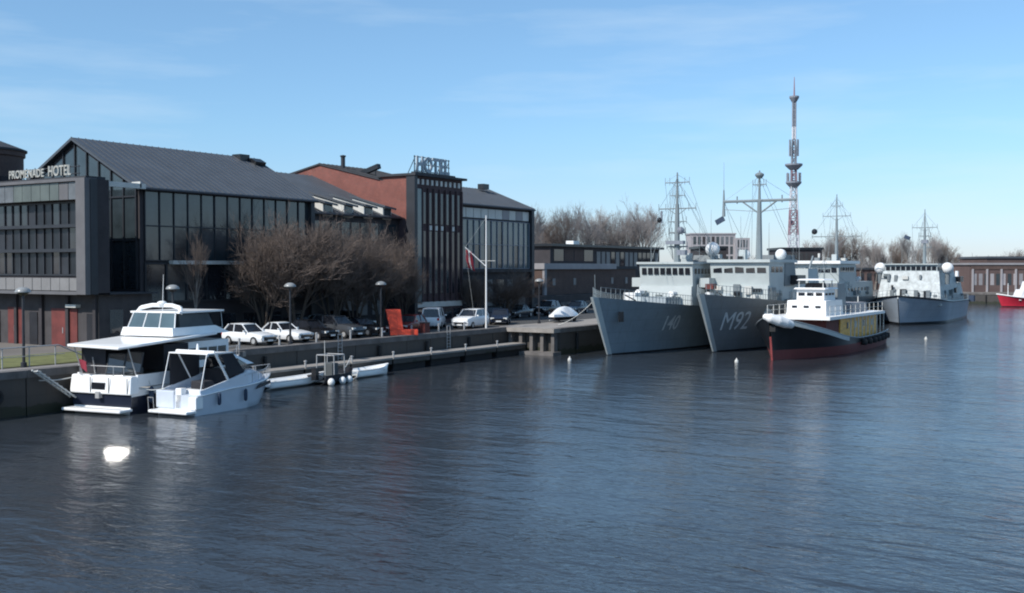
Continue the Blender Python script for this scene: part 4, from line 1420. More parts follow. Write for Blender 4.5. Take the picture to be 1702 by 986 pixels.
b.build('jackstaff', 'mast', a)
clutter(a, 1, 16, 32, -2.85, 3.6, 5.0, 9)
clutter(a, 2, -2.6, 2.0, 14.75, 3.9, 5.2, 6, 'x')
clutter(a, 3, 4.5, 13, 0, 3.6, 4, 7, 'z')
clutter(a, 4, 16, 30, 0, 8.2, 8.3, 5, 'z')
b = MB().cbox((3.0, -1.28, 3.4), .5, .12, .9, rz=-.5)
b.build('anchor', 'black', a)
for i in range(5):
    MB().box(24.5 + i * 1.8, 25.2 + i * 1.8, -2.9, -2.78, 4.5, 5.2).build('porthole_plate', 'glass_c', a)

# --- second warship M92
HB = Hull(43, 7.2, 5.4, 4.2, 3.4, 3.6, bow=.34, wl=.48, flare=1.6, draft=2.0, dip=.55)
a = thing('grey_warship', 'grey warship marked M92 with wide T shaped mast yard', 'warship', (90.7, 37.7, 0), 0, world=False)
HB.build(a, ['navy_grey', 'black'], boot=.12, bul=.75, stem='navy_light')
HB.number(a, 'M92', 2.4, 3.6, 2.0, stretch=.95, slant=.0, bold=.0)
HB.guard(a, .02, .28, .9)
MB().frust(9.6, 24, -2.95, 2.95, 3.3, 6.0, .3, .3, .05, .05).build('deckhouse', 'navy_light', a)
MB().frust(10.3, 17.5, -2.9, 2.9, 6.0, 8.2, -.3, .2, -.05, -.05).build('bridge', 'navy_light', a)
MB().box(9.7, 18.0, -3.15, 3.15, 8.2, 8.48).build('bridge_roof', 'navy_light', a)
bridge_windows(a, 10.1, -2.75, 2.75, 7.1, 7.95, 5, gap=.24)
side_windows(a, -2.93, 10.6, 14.2, 7.1, 7.95, 3)
MB().box(14.6, 17.6, -3.02, -2.9, 5.9, 8.1).build('side_panel', 'navy_grey', a)
MB().frust(24.3, 35, -2.6, 2.6, 3.3, 5.6, .2, .3, .1, .1).build('aft_deckhouse', 'navy_grey', a)
MB().frust(19, 23, -1.5, 1.5, 6.0, 9.0, .3, .4, .2, .2).build('funnel', 'navy_grey', a)
MB().frust(26, 30, -1.8, 1.8, 5.6, 7.6, .2, .2, .1, .1).build('winch_house', 'navy_light', a)
MB().tube((30.5, 0, 5.6), (33.5, 0, 9.0), .16, .1, 6).build('crane', 'mast', a)
mo = mast(a, 15.6, 0, 8.4, 17.4, .36, [(14.4, 3.75, .14), (16.0, .7, .05)], whips=[(15.6, 3.75, 14.4, 18.4), (11, -2.6, 8.4, 12.0), (17.4, 2.6, 8.4, 13.0)])
MB().lathe((15.6, 0, 16.6), [(.2, 0), (.45, .3), (.45, .45), (.2, .6)], 12).build('mast_top', 'mast', a)
MB().tube((15.6, 3.75, 12.9), (15.6, 3.75, 15.6), .17, .06, 6).build('yard_end', 'mast', a)
b = MB()
b.path([(15.6, 3.75, 13.6), (15.6, 0, 13.3), (15.6, -3.75, 13.6)], .04, 4)
for k in (-1, 1):
    b.tube((15.6, k * 3.6, 14.3), (17.6, k * 2.8, 8.4), .02, .02, 3)
b.build('stay_wire', 'mast', a)
fb = MB().cbox((15.6, 4.15, 12.5), .05, 1.0, .55, rx=R(-28))
fb.build('signal_flag', 'flag_blue', a)
MB().ball((14.4, 1.0, 9.0), .5).build('radome', 'white', a, smooth=True)
MB().ball((15.4, -2.3, 9.0), .55).build('radome', 'white', a, smooth=True)
gun = MB().lathe((6.8, 0, 3.9), [(.9, 0), (.9, .4), (.7, 1.1), (.3, 1.4)], 14)
gun.build('deck_gun', 'navy_light', a, smooth=True)
MB().tube((6.6, 0, 4.85), (4.4, 0, 5.5), .07, .05, 8).build('gun_barrel', 'black', a)
life_raft(a, 8.5, 2.4, 5.1)
life_raft(a, 8.9, -2.0, 4.9, 'off')
MB().cbox((8.4, 2.2, 5.9), .9, .8, .5).build('deck_locker', 'red_wall', a)
MB().cbox((9.0, 1.0, 4.6), .6, .7, 1.1).build('deck_locker', 'off', a)
MB().lathe((9.54, 0, 5.0), [(.38, 0), (.38, .45)], 12).build('hatch', 'black', a)
MB().tube((.5, 0, 5.4), (.4, 0, 7.0), .03, .02, 5).build('jackstaff', 'mast', a)
clutter(a, 11, 11, 23, -2.95, 4.0, 5.2, 8)
clutter(a, 12, -2.8, 2.2, 9.75, 4.2, 5.4, 6, 'x')
clutter(a, 13, 3, 9, 0, 3.9, 4, 7, 'z')
clutter(a, 14, 11, 22, 0, 8.4, 8.5, 6, 'z')
MB().cbox((11.0, -3.05, 5.0), 1.4, .1, 1.6).build('door', 'navy_grey', a)
MB().cbox((17.5, -3.3, 6.5), 2.6, .9, .9).build('rescue_boat', 'black', a)

# --- third grey ship astern of the first two
HC = Hull(40, 7.4, 4.8, 3.8, 3.2, 2.4, bow=.36, draft=2.0)
a = thing('grey_warship', 'pale grey warship mostly hidden behind the tug, with thin cross mast', 'warship', (132.5, 42.9, 0), 0, world=False)
HC.build(a, ['navy_grey', 'black'], boot=.12, bul=.7)
MB().frust(8.5, 27, -3.2, 3.2, 3.2, 5.8, .4, .3, .05, .05).build('deckhouse', 'navy_light', a)
MB().frust(9.8, 18, -3.1, 3.1, 5.8, 8.2, -.3, .2, -.05, -.05).build('bridge', 'navy_light', a)
MB().box(9.0, 18.5, -3.5, 3.5, 8.2, 8.6).build('bridge_roof', 'white', a)
bridge_windows(a, 9.6, -2.95, 2.95, 7.0, 7.9, 7)
side_windows(a, -3.13, 10.2, 17.0, 7.0, 7.9, 6)
side_windows(a, -3.2, 10.2, 25.0, 4.5, 5.1, 9, gap=1.0)
mast(a, 19.6, 0, 8.2, 17.8, .26, [(16.2, .8, .04), (14.8, 1.9, .05), (12.0, 3.4, .06)], whips=[(12, 2.8, 8.4, 15.5), (17, -2.8, 8.4, 14)])
MB().frust(22, 25.5, -1.3, 1.3, 5.8, 8.6, .3, .4, .2, .2).build('funnel', 'navy_grey', a)
MB().ball((19.4, 3.0, 12.7), .4).build('signal_shape', 'black', a)
life_raft(a, 20, -2.9, 6.2)
clutter(a, 21, 10, 26, -3.2, 3.8, 5.0, 12)
clutter(a, 22, 11, 26, 0, 8.5, 8.6, 6, 'z')

# --- camouflaged patrol ship, right
HD = Hull(34, 9.4, 3.9, 2.95, 2.6, 1.2, bow=.26, wl=.34, flare=1.3, draft=2.0, dip=.45, stern=.8)
a = thing('pale_patrol_ship', 'broad pale grey ship with mottled wheelhouse and two white radomes, farthest right warship', 'warship', (150.5, 34.3, 0), R(1.0), world=False)
HD.build(a, ['hull_d', 'black'], boot=.35, bul=.35, rail=(.13, 'black'))
HD.guard(a, .02, .9, .9, n=30)
M['camo'] = mat('mottled_pale_grey', (0.36, 0.40, 0.41), 0.5, var=0.35, scale=1.5)
MB().frust(6.5, 26, -4.3, 4.3, 2.5, 5.5, 1.0, 1.5, .35, .35).build('deckhouse', 'camo', a)
MB().frust(7.6, 21, -3.95, 3.95, 5.5, 7.2, .5, 1.0, .25, .25).build('upper_house', 'camo', a)
MB().frust(8.2, 15, -3.5, 3.5, 7.2, 8.1, 0, .2, 0, 0).build('wheelhouse', 'camo', a)
bridge_windows(a, 8.2, -3.4, 3.4, 7.25, 7.95, 10, gap=.12)
side_windows(a, -3.5, 8.5, 14.5, 7.25, 7.95, 6)
MB().box(7.9, 15.3, -3.65, 3.65, 8.1, 8.25).build('bridge_roof', 'navy_light', a)
for s in (-1, 1):
    MB().ball((10, s * 4.5, 7.6), .82).build('radome', 'white', a, smooth=True)
    MB().tube((10, s * 4.5, 5.4), (10, s * 4.5, 6.9), .3, .35, 8).build('radome_stand', 'navy_grey', a)
mast(a, 13.0, -.9, 8.2, 16.0, .26, [(13.4, 1.7, .05), (12.2, .8, .05), (10.6, .9, .06)], whips=[(12, 2.0, 8.2, 13), (20, -2.8, 7.2, 12), (9, 2.8, 8.2, 11.5)])
MB().cbox((13, -.9, 11.4), .6, .9, .5).build('radar', 'tower_grey', a)
MB().cbox((12.6, 1.4, 12.0), .4, .8, .5, rx=.4).build('signal_flag', 'flag_blue', a)
g = MB()
g.lathe((5.2, 0, 2.7), [(.6, 0), (.6, .4), (.45, 1.2), (.2, 1.4)], 12)
g.build('deck_gun', 'navy_light', a)
MB().tube((5.0, 0, 3.9), (3.2, 0, 4.2), .06, .05, 6).build('gun_barrel', 'black', a)
clutter(a, 31, -3.8, 3.2, 7.0, 3.0, 4.4, 9, 'x')
clutter(a, 32, 9, 24, -4.1, 3.2, 4.8, 9)
clutter(a, 33, -3.2, 2.8, 7.8, 5.5, 6.4, 5, 'x')
for i in range(4):
    MB().cbox((6.75, -2.6 + i * 1.6, 4.0), .3, .5, 1.2).build('door', 'navy_grey', a)
MB().tube((24.5, -3.4, 5.5), (24.5, -3.4, 7.2), .3, .25, 8).build('exhaust', 'white', a)
MB().cbox((32.6, -4.2, 2.9), 1.2, 1.0, .9).build('stern_locker', 'flag_blue', a)
MB().cbox((22, -4.1, 6.0), 2.8, .8, .8).build('rescue_boat', 'black', a)

# --- black and red tug
HT = Hull(28, 6.8, 3.75, 1.30, 1.40, .8, bow=.30, wl=.42, flare=1.2, draft=1.8, dip=.55, stern=.72, wlb=.93)
a = thing('harbour_tug', 'black and red tug with white wheelhouse and varnished wooden deckhouse', 'tug', (87.6, 30.2, 0), R(-1), world=False)
HT.build(a, ['black', 'boot'], boot=.85, bul=.55, rail=(.07, 'navy_grey'))
# pale bulwark band along the forward sheer
b = MB()
rgs = []
for i in range(20):
    t = .03 + .36 * i / 19
    z = HT.sheer(t)
    rgs.append([(HT.xx(t, z), -HT.half(t, z) - .03, z - .38), (HT.xx(t, z), -HT.half(t, z) - .045, z - .02), (HT.xx(t, z), -HT.half(t, z) + .04, z - .02)])
b.loft(rgs, close=False, caps=False)
b.build('bulwark_band', 'navy_light', a)
# white bow fender
b = MB()
fp = [(1.35, -1.35, 3.0), (.7, -1.1, 3.15), (.1, -.75, 3.35), (-.35, -.3, 3.55), (-.4, .1, 3.65)]
fr_ = (.34, .42, .44, .40, .28)
for (p_, q_), (ra, rb) in zip(zip(fp, fp[1:]), zip(fr_, fr_[1:])): b.tube(p_, q_, ra, rb, 10)
for p_, ra in zip(fp, fr_): b.ball(p_, ra, 10)
b.build('bow_fender', 'white', a, smooth=True)
b = MB()
b.cbox((.15, -.35, 2.7), .55, .5, .5)
b.build('tyre_fender', 'rubber', a)
MB().cbox((HT.xx(0, 1.0) - .02, -.02, 1.0), .12, .16, 2.0, ry=R(-12)).build('stem_bar', 'stem_red', a)
MB().frust(12.0, 24.4, -2.3, 2.3, .8, 3.15, .1, .1, 0, 0).build('deckhouse', 'wood', a)
for i in range(4):
    MB().box(14.0 + i * 2.7, 14.5 + i * 2.7, -2.33, -2.25, 2.1, 2.7).build('window', random.choice(('glass_c', 'off')), a)
MB().frust(8.0, 11.98, -2.2, 2.2, 1.3, 3.15, .3, 0, 0, 0).build('fore_house', 'red_wall', a)
MB().box(7.0, 25.0, -2.9, 2.9, 3.15, 3.42).build('boat_deck', 'white', a)
g = MB()
for i in range(10):
    g.tube((13.4 + i * 1.25, -2.85, 1.2), (13.4 + i * 1.25, -2.85, 3.15), .05, .05, 5)
g.build('deck_post', 'off', a)
MB().frust(9.4, 14.6, -1.8, 1.8, 3.42, 4.75, .15, .2, .05, .05).build('wheelhouse_base', 'white', a)
MB().frust(10.6, 13.9, -1.25, 1.25, 4.75, 5.75, 0, .1, 0, 0).build('wheelhouse', 'white', a)
MB().frust(10.3, 14.2, -1.45, 1.45, 5.75, 5.88, .1, .1, .1, .1).build('wheelhouse_roof', 'white', a)
MB().frust(10.6, 13.6, -1.3, 1.3, 6.55, 6.68, .2, .2, .2, .2).build('open_bridge_canopy', 'white', a)
for xx, yy in ((10.8, -1.1), (10.8, 1.1), (13.4, -1.1), (13.4, 1.1)):
    MB().tube((xx, yy, 5.85), (xx, yy, 6.56), .05, .05, 6).build('canopy_post', 'off', a)
MB().frust(11.4, 12.8, -.8, .8, 5.88, 6.3, .1, .1, .1, .1).build('open_bridge_desk', 'canvas', a)
bridge_windows(a, 10.6, -1.2, 1.2, 5.05, 5.55, 3, gap=.22)
side_windows(a, -1.25, 10.8, 13.7, 5.05, 5.55, 3)
bridge_windows(a, 9.45, -1.6, 1.6, 4.0, 4.4, 3, gap=.6)
MB().frust(15.2, 18.0, -1.1, 1.1, 3.42, 6.2, .2, .2, .1, .1).build('funnel', 'navy_grey', a)
MB().frust(18.3, 23.5, -1.6, 1.6, 3.42, 4.3, .2, .2, .1, .1).build('engine_casing', 'light_frame', a)
mast(a, 14.6, 0, 4.5, 8.6, .09, [(7.6, .6, .04)])
g = MB()
for i in range(12):
    x = 7.3 + i * 1.55
    g.tube((x, -2.8, 3.4), (x, -2.8, 4.35), .03, .03, 4)
    g.tube((x, 2.8, 3.4), (x, 2.8, 4.35), .03, .03, 4)
for z in (3.9, 4.35):
    g.tube((7.3, -2.8, z), (24.4, -2.8, z), .025, .025, 4)
    g.tube((7.3, 2.8, z), (24.4, 2.8, z), .025, .025, 4)
g.build('guard_rail', 'off', a)
for i in range(7):
    t = .55 + i * .062
    z = HT.sheer(t)
    MB().lathe((HT.xx(t, z), -HT.half(t, z) - .12, z - .45), [(.22, -.28), (.3, -.1), (.3, .1), (.22, .28)], 10).build('side_fender', 'rubber', a)
MB().tube((25.8, 0, 1.0), (25.8, 0, 4.8), .09, .06, 6).build('stern_post', 'off', a)
MB().lathe((5.0, 0, 2.3), [(.5, 0), (.35, .3), (.35, .7), (.5, .9)], 12).build('anchor_winch', 'black', a)

# --- red boat on the far quay
x, y = far(1657, 216)
HR = Hull(17, 4.8, 2.5, 1.7, 1.6, 1.0, bow=.35, draft=1)
a = thing('red_hulled_boat', 'red hulled boat with white cabin moored on the far quay', 'boat', (x, y, 0), math.atan2(-cos(HEAD), sin(HEAD)), world=False)
HR.build(a, ['hull_red', 'black'], boot=.15, bul=.3, rail=(.12, 'white'))
MB().frust(3.6, 12, -1.8, 1.8, 1.3, 3.4, .9, .3, .1, .1).build('cabin', 'white', a)
MB().frust(5.2, 9.0, -1.5, 1.5, 3.4, 5.0, .5, .2, .1, .1).build('wheelhouse', 'white', a)
side_windows(a, -1.5, 5.9, 8.8, 3.9, 4.6, 3)
side_windows(a, -1.78, 5.0, 11.4, 2.0, 2.7, 5)
MB().tube((2.2, 0, 1.7), (2.2, 0, 4.6), .09, .06, 6).build('mast', 'white', a)

# ------------------------------------------------------------------ motor cruisers (stern at x=0, bow at +x)
def cruiser_hull(parent, L, B, zs, zm, zb, m, dark=None, chine=.35, flare=1.35):
    """rings from stern to bow"""
    n = 22
    rings = []
    for i in range(n + 1):
        t = i / n
        tt = max(0, (t - .45) / .55)
        hb = B / 2 * (1 - tt ** 2.4) * (.96 + .04 * min(1, t * 4))
        hw = B / 2 * .88 * (1 - tt ** 1.6)
        top = zs + (zm - zs) * min(1, t / .35) if t < .35 else zm + (zb - zm) * ((t - .35) / .65) ** 1.5
        xs = t * L
        xd = xs
        r = []
        for z, f in ((top, 1.0), (top * .62 + chine * .38, .72), (chine, .30), (.0, 0), (-.45, -.5)):
            h_ = hw + (hb - hw) * max(0, f) ** flare if f >= 0 else hw * .55
            x_ = xd - tt ** 2.5 * (1 - max(f, 0)) * L * .13
            r.append((x_, -max(h_, .03), z))
        rings.append(r + [(x, -y, z) for x, y, z in reversed(r)])
    ob = MB().loft(rings, caps=True, mifn=(lambda k, i: 0 if i in (0, 8, 9) else 1) if dark else None).build('hull', [m, dark] if dark else m, parent, smooth=True)
    return ob, rings


def slab(m, pts_top, th):
    """thin slab from a ring of (x,y,z) top points"""
    n = len(pts_top)
    v = list(pts_top) + [(x, y, z - th) for x, y, z in pts_top]
    return m.add(v, [tuple(range(n)), tuple(range(2 * n - 1, n - 1, -1))] + [(i, (i + 1) % n, n + (i + 1) % n, n + i) for i in range(n)])


# left: big flybridge cruiser seen from its stern quarter
TH = R(9)

a = thing('flybridge_cruiser', 'larger white motor cruiser with flybridge and long hard roof, stern towards viewer', 'motor boat', (37.55, 49.35, 0), TH, world=False)
hu, rr = cruiser_hull(a, 11.6, 4.3, 1.25, 1.45, 2.25, 'gel', dark='hull_navy')
MB().box(-.02, .45, -2.0, 2.0, 0.36, 1.02).build('transom', 'hull_navy', a)
MB().box(-.85, .1, -2.0, 2.0, .14, .30).build('swim_platform', 'gel', a, bevel=.05)
b = MB()
b.frust(-.18, .55, -2.1, 2.1, 1.02, 2.0, .12, 0, .05, .05)
b.build('transom_locker', 'gel', a, bevel=.08)
MB().box(-.16, -.02, -.35, .55, 1.25, 1.62).build('transom_window', 'glass_c', a)
MB().box(-.28, -.02, -.05, .2, .8, 1.15).build('ladder_bracket', 'steel', a)
for s in (-1, 1):
    MB().box(.4, 5.2, s * 2.02 - .06, s * 2.02 + .06, 1.4, 2.05).build('side_coaming', 'gel', a)
# aft enclosure of dark canvas and glass
for s in (-1, 1):
    MB().box(2.6 if s < 0 else .55, 4.6, s * 1.9 - .02, s * 1.9 + .02, 2.06, 3.5).build('side_curtain', 'canvas', a)
# aft curtain is angled so that it follows the curve of the roof; the corner panes are added for the sun glint
MB().box(.60, .64, .3, 1.88, 2.02, 3.5).build('aft_curtain', 'canvas', a)
MB().box(4.6, 8.4, -1.75, 1.75, 2.0, 3.5).build('saloon', 'gel', a)
MB().box(3.2, 4.6, -1.86, 1.86, 2.02, 3.48).build('inner_bulkhead', 'canvas', a)
side_windows(a, -1.75, 4.8, 8.2, 2.35, 3.2, 4, gap=.15)
rt = MB()
slab(rt, [(-.5, -1.6, 3.55), (-.3, 2.1, 3.62), (6.8, 2.2, 3.98), (6.8, -2.2, 3.98), (.4, -2.25, 3.68)], .14)
rt.build('hard_roof', 'gel', a, bevel=.04)
g = MB()
for yy in (-1.85, 1.85):
    g.tube((.55, yy, 1.95), (-.05, yy, 3.5), .035, .035, 6)
g.tube((.6, 1.0, 1.95), (.4, 1.0, 2.9), .05, .03, 6)
g.build('roof_post', 'steel', a)
# flybridge
MB().frust(3.4, 8.4, -1.85, 1.85, 3.9, 4.35, .1, 1.2, .1, .1).build('flybridge_coaming', 'gel', a)
ws = MB()
ws.add([(3.7, -1.7, 4.1), (3.7, 1.7, 4.1), (4.1, 1.45, 5.15), (4.1, -1.45, 5.15), (3.78, -1.7, 4.1), (3.78, 1.7, 4.1), (4.18, 1.45, 5.15), (4.18, -1.45, 5.15)],
       [(0, 1, 2, 3), (7, 6, 5, 4), (0, 4, 5, 1), (1, 5, 6, 2), (2, 6, 7, 3), (3, 7, 4, 0)])
ws.build('flybridge_windshield', 'glass_t', a)
g = MB()
for yy0, yy1 in ((-1.72, -1.47), (-.6, -.5), (.6, .5), (1.72, 1.47)):
    g.tube((3.69, yy0, 4.05), (4.09, yy1, 5.2), .035, .035, 5)
g.tube((4.08, -1.5, 5.18), (4.08, 1.5, 5.18), .05, .05, 5)
g.build('windshield_frame', 'gel', a)
MB().frust(4.3, 7.4, -1.6, 1.6, 4.1, 5.1, .0, .6, .05, .05).build('flybridge_curtain', 'canvas_g', a)
MB().box(4.1, 8.0, -1.75, 1.75, 5.14, 5.24).build('bimini', 'gel', a)
ar = MB()
ar.path([(4.4, -1.55, 5.1), (4.6, -1.4, 5.42), (4.7, -.7, 5.56), (4.7, .7, 5.56), (4.6, 1.4, 5.42), (4.4, 1.55, 5.1)], .12, 8)
ar.ball((4.7, 0, 5.68), .28, 12, .5)
ar.build('radar_arch', 'gel', a, smooth=True)
MB().tube((5.2, .4, 5.2), (5.3, .4, 7.3), .02, .01, 4).build('whip_aerial', 'white', a)
# bow deck rail
g = MB()
pts = [(rr[i][0][0], rr[i][0][1] + .1, rr[i][0][2] + .6) for i in range(13, 23)] + [(rr[i][0][0], -rr[i][0][1] - .1, rr[i][0][2] + .6) for i in range(22, 12, -1)]
g.path(pts, .02, 5)
for p_ in pts[::2]:
    g.tube((p_[0], p_[1], p_[2] - .65), p_, .018, .018, 4)
g.build('bow_rail', 'steel', a)
MB().frust(8.0, 11.2, -1.5, 1.5, 1.8, 2.55, .1, 1.6, .5, .5).build('fore_cabin', 'gel', a)

MB().tube((-.1, 1.25, 1.95), (-.35, 1.3, 3.0), .022, .015, 5).build('flag_staff', 'steel', a)
g = MB()
for k in range(6):
    u = k / 6
    g.add([(-.3 + .04 * sin(5 * u), 1.28 - .55 * u, 2.85 - .12 * u), (-.3 + .04 * sin(5 * u + .8), 1.28 - .55 * (u + 1 / 6), 2.85 - .12 * (u + 1 / 6)),
           (-.22 + .04 * sin(5 * u + .8), 1.2 - .45 * (u + 1 / 6), 2.35 - .2 * (u + 1 / 6)), (-.22 + .04 * sin(5 * u), 1.2 - .45 * u, 2.35 - .2 * u)], [(0, 1, 2, 3)])
fo = g.build('stern_flag', 'flag_red', a)
fo.modifiers.new('thickness', 'SOLIDIFY').thickness = .01
for xx in (1.2, 3.4, 5.6):
    MB().lathe((xx, -2.28, .95), [(.03, -.45), (.13, -.35), (.14, 0), (.13, .35), (.03, .45)], 10).build('fender', 'flag_blue', a, smooth=True)
    MB().tube((xx, -2.24, 1.35), (xx, -2.1, 1.7), .015, .015, 4).build('fender_rope', 'off', a)
g = MB()
for yy in (-1.6, -.9, 1.4):
    g.tube((-.1, yy, 1.98), (-.1, yy, 2.5), .02, .02, 5)
g.path([(-.1, -1.7, 2.5), (-.1, 1.5, 2.5)], .02, 5)
g.build('aft_rail', 'steel', a)
for k in range(3):
    MB().box(-.19, -.17, -1.9 + k * 1.25, -1.86 + k * 1.25, 1.1, 1.9).build('seam', 'canvas_g', a)
MB().box(.7, 1.5, -1.5, 1.6, 2.0, 2.35).build('aft_cushion', 'canvas_g', a, bevel=.05)
g = MB()
for z_ in (5.30, ):
    g.path([(7.9, -1.6, 5.16), (7.9, -1.7, 4.2)], .025, 5)
    g.path([(7.9, 1.6, 5.16), (7.9, 1.7, 4.2)], .025, 5)
    g.path([(7.9, -1.7, 4.2), (7.9, 1.7, 4.2)], .025, 5)
g.build('bimini_frame', 'steel', a)

# panes added on the aft corner, tilted to throw the sun glint on water
for PL in (Vector((.90, -1.36, 2.66)), Vector((.62, -.40, 2.56))):
    pw = Vector((37.55, 49.35, 0)) + Matrix.Rotation(TH, 3, 'Z') @ PL
    out = (Vector((0, 0, -CH)) - pw).normalized()
    nrm = (SUN + out).normalized()
    nl = Matrix.Rotation(-TH, 3, 'Z') @ nrm
    uu = Vector((0, 0, 1)).cross(nl).normalized()
    vv = nl.cross(uu)
    g = MB()
    cs = [PL + uu * a_ * .48 + vv * b_ * .56 for a_, b_ in ((-1, -1), (1, -1), (1, 1), (-1, 1))]
    g.add(cs + [c_ - nl * .02 for c_ in cs], [(0, 1, 2, 3), (7, 6, 5, 4), (0, 4, 5, 1), (1, 5, 6, 2), (2, 6, 7, 3), (3, 7, 4, 0)])
    do = g.build('glint_pane', 'glint_glass', a)
    MB().path(cs + [cs[0]], .035, 5).build('glint_pane_frame', 'dark_frame', do)

# right: sport cruiser alongside
TH2 = R(5)
a = thing('sport_cruiser', 'smaller white sport cruiser with open cockpit and arch, bow pointing right', 'motor boat', (39.1, 45.35, 0), TH2, world=False)
a.scale = (.94, .94, .96)
hu, rr = cruiser_hull(a, 7.9, 3.1, 1.10, 1.32, 1.62, 'gel_shade', flare=1.2)
MB().box(-.75, .1, -1.42, 1.42, .14, .30).build('swim_platform', 'gel', a, bevel=.05)
b = MB()
b.box(-.06, .5, .15, 1.5, .34, 1.30)
b.build('transom_seat', 'gel_shade', a, bevel=.06)
b = MB()
b.box(-.08, .5, -1.5, -.95, .34, 1.02)
b.build('transom_step', 'gel', a, bevel=.06)
b = MB()
b.box(.0, .42, -.35, .1, .34, 1.45)
b.build('transom_door', 'gel', a, bevel=.04)
# cockpit sides
for s in (-1, 1):
    b = MB()
    b.add([(.3, s * 1.5, 1.1), (4.2, s * 1.52, 1.35), (4.2, s * 1.46, 2.1), (2.6, s * 1.46, 1.75), (.3, s * 1.45, 1.32),
           (.3, s * 1.38, 1.1), (4.2, s * 1.40, 1.35), (4.2, s * 1.36, 2.1), (2.6, s * 1.36, 1.75), (.3, s * 1.35, 1.32)],
          [(0, 1, 2, 3, 4), (9, 8, 7, 6, 5), (0, 5, 6, 1), (1, 6, 7, 2), (2, 7, 8, 3), (3, 8, 9, 4), (4, 9, 5, 0)])
    b.build('cockpit_side', 'gel_shade', a)
MB().box(.5, 3.9, -1.3, 1.3, .9, 1.02).build('cockpit_floor', 'canvas', a)
MB().box(1.2, 2.0, -.9, .1, 1.0, 1.75).build('helm_seat', 'canvas', a, bevel=.06)
MB().box(3.6, 4.1, -1.3, 1.3, 1.0, 2.2).build('dashboard', 'canvas', a)
# fore cabin and windscreen
fc = []
for x, h_, z0, z1 in ((3.7, 1.42, 1.2, 2.12), (4.6, 1.32, 1.3, 2.25), (5.7, 1.0, 1.35, 2.08), (6.7, .55, 1.45, 1.78), (7.2, .2, 1.5, 1.6)):
    fc.append([(x, -h_, z0), (x, -h_ * .88, z1 - .12), (x, -h_ * .5, z1), (x, h_ * .5, z1), (x, h_ * .88, z1 - .12), (x, h_, z0)])
MB().loft(fc).build('fore_cabin', 'gel_shade', a, smooth=True)
MB().add([(3.5, -1.36, 2.1), (5.0, -1.05, 2.3), (3.7, -1.2, 2.85), (3.5, 1.36, 2.1), (5.0, 1.05, 2.3), (3.7, 1.2, 2.85), (5.6, 0, 2.35), (4.1, 0, 2.95)],
         [(0, 1, 2), (3, 5, 4), (1, 6, 7, 2), (6, 4, 5, 7)]).build('windscreen', 'glass_c', a)
hw_ = MB()
hw_.add([(4.9, -1.50, 1.02), (6.8, -1.00, 1.16), (6.7, -1.06, 1.36), (5.3, -1.46, 1.28)], [(0, 1, 2, 3)])
hwo = hw_.build('hull_window', 'glass_c', a)
sm = hwo.modifiers.new('thickness', 'SOLIDIFY'); sm.thickness = .03; sm.offset = 0
# canopy
g = MB()
g.path([(2.6, -1.45, 1.7), (1.5, -1.42, 3.35)], .07, 8)
g.path([(2.6, 1.45, 1.7), (1.5, 1.42, 3.35)], .07, 8)
g.path([(1.5, -1.42, 3.35), (1.5, 1.42, 3.35)], .09, 8)
g.path([(.9, -1.40, 3.28), (.35, -1.42, 1.3)], .03, 6)
g.path([(.9, 1.40, 3.28), (.35, 1.42, 1.3)], .03, 6)
g.build('arch', 'gel', a, smooth=True)
rt = MB()
slab(rt, [(.9, -1.45, 3.33), (.9, 1.45, 3.33), (3.0, 1.4, 3.3), (3.5, .9, 3.2), (3.5, -.9, 3.2), (3.0, -1.4, 3.3)], .07)
rt.build('canopy_top', 'gel', a)
MB().box(.95, 3.3, 1.40, 1.44, 1.5, 3.25).build('side_curtain', 'canvas', a)
MB().add([(3.0, -1.40, 3.22), (4.0, -1.30, 2.2), (2.7, -1.42, 1.85), (2.0, -1.42, 3.22), (3.0, -1.42, 3.22), (4.0, -1.32, 2.2), (2.7, -1.44, 1.85), (2.0, -1.44, 3.22)],
         [(0, 1, 2, 3), (7, 6, 5, 4), (0, 4, 5, 1), (1, 5, 6, 2), (2, 6, 7, 3), (3, 7, 4, 0)]).build('front_curtain', 'canvas', a)
MB().tube((2.0, .3, 3.35), (2.0, .3, 3.75), .1, .05, 8).build('horn', 'gel', a)
for xx in (1.6, 3.8):
    MB().lathe((xx, -1.66, .8), [(.03, -.35), (.10, -.28), (.11, 0), (.10, .28), (.03, .35)], 10).build('fender', 'flag_blue', a, smooth=True)
MB().box(.5, 1.0, -1.2, .1, .95, 1.35).build('aft_bench', 'gel', a, bevel=.05)
MB().box(3.35, 3.6, -.9, -.2, 1.9, 2.25).build('steering_console', 'black', a)
g = MB()
g.path([(-.9, 1.2, .36), (-.95, 1.2, 1.0), (-.95, .8, 1.0), (-.9, .8, .36)], .02, 5)
g.build('boarding_ladder', 'steel', a)
MB().box(.4, 7.2, -1.585, -1.555, .62, .66).build('hull_stripe', 'flag_blue', a) if False else None
g = MB()
pts = [(rr[i][0][0], rr[i][0][1] + .08, rr[i][0][2] + .55) for i in range(11, 23)] + [(rr[i][0][0], -rr[i][0][1] - .08, rr[i][0][2] + .55) for i in range(22, 10, -1)]
g.path(pts, .02, 5)
for p_ in pts[::2]:
    g.tube((p_[0], p_[1], p_[2] - .6), p_, .018, .018, 4)
g.build('bow_rail', 'steel', a)
g = MB()
g.path([(r[0][0], r[0][1] - .01, r[0][2] - .05) for r in rr], .045, 5)
g.build('rubbing_strake', 'gel', a)

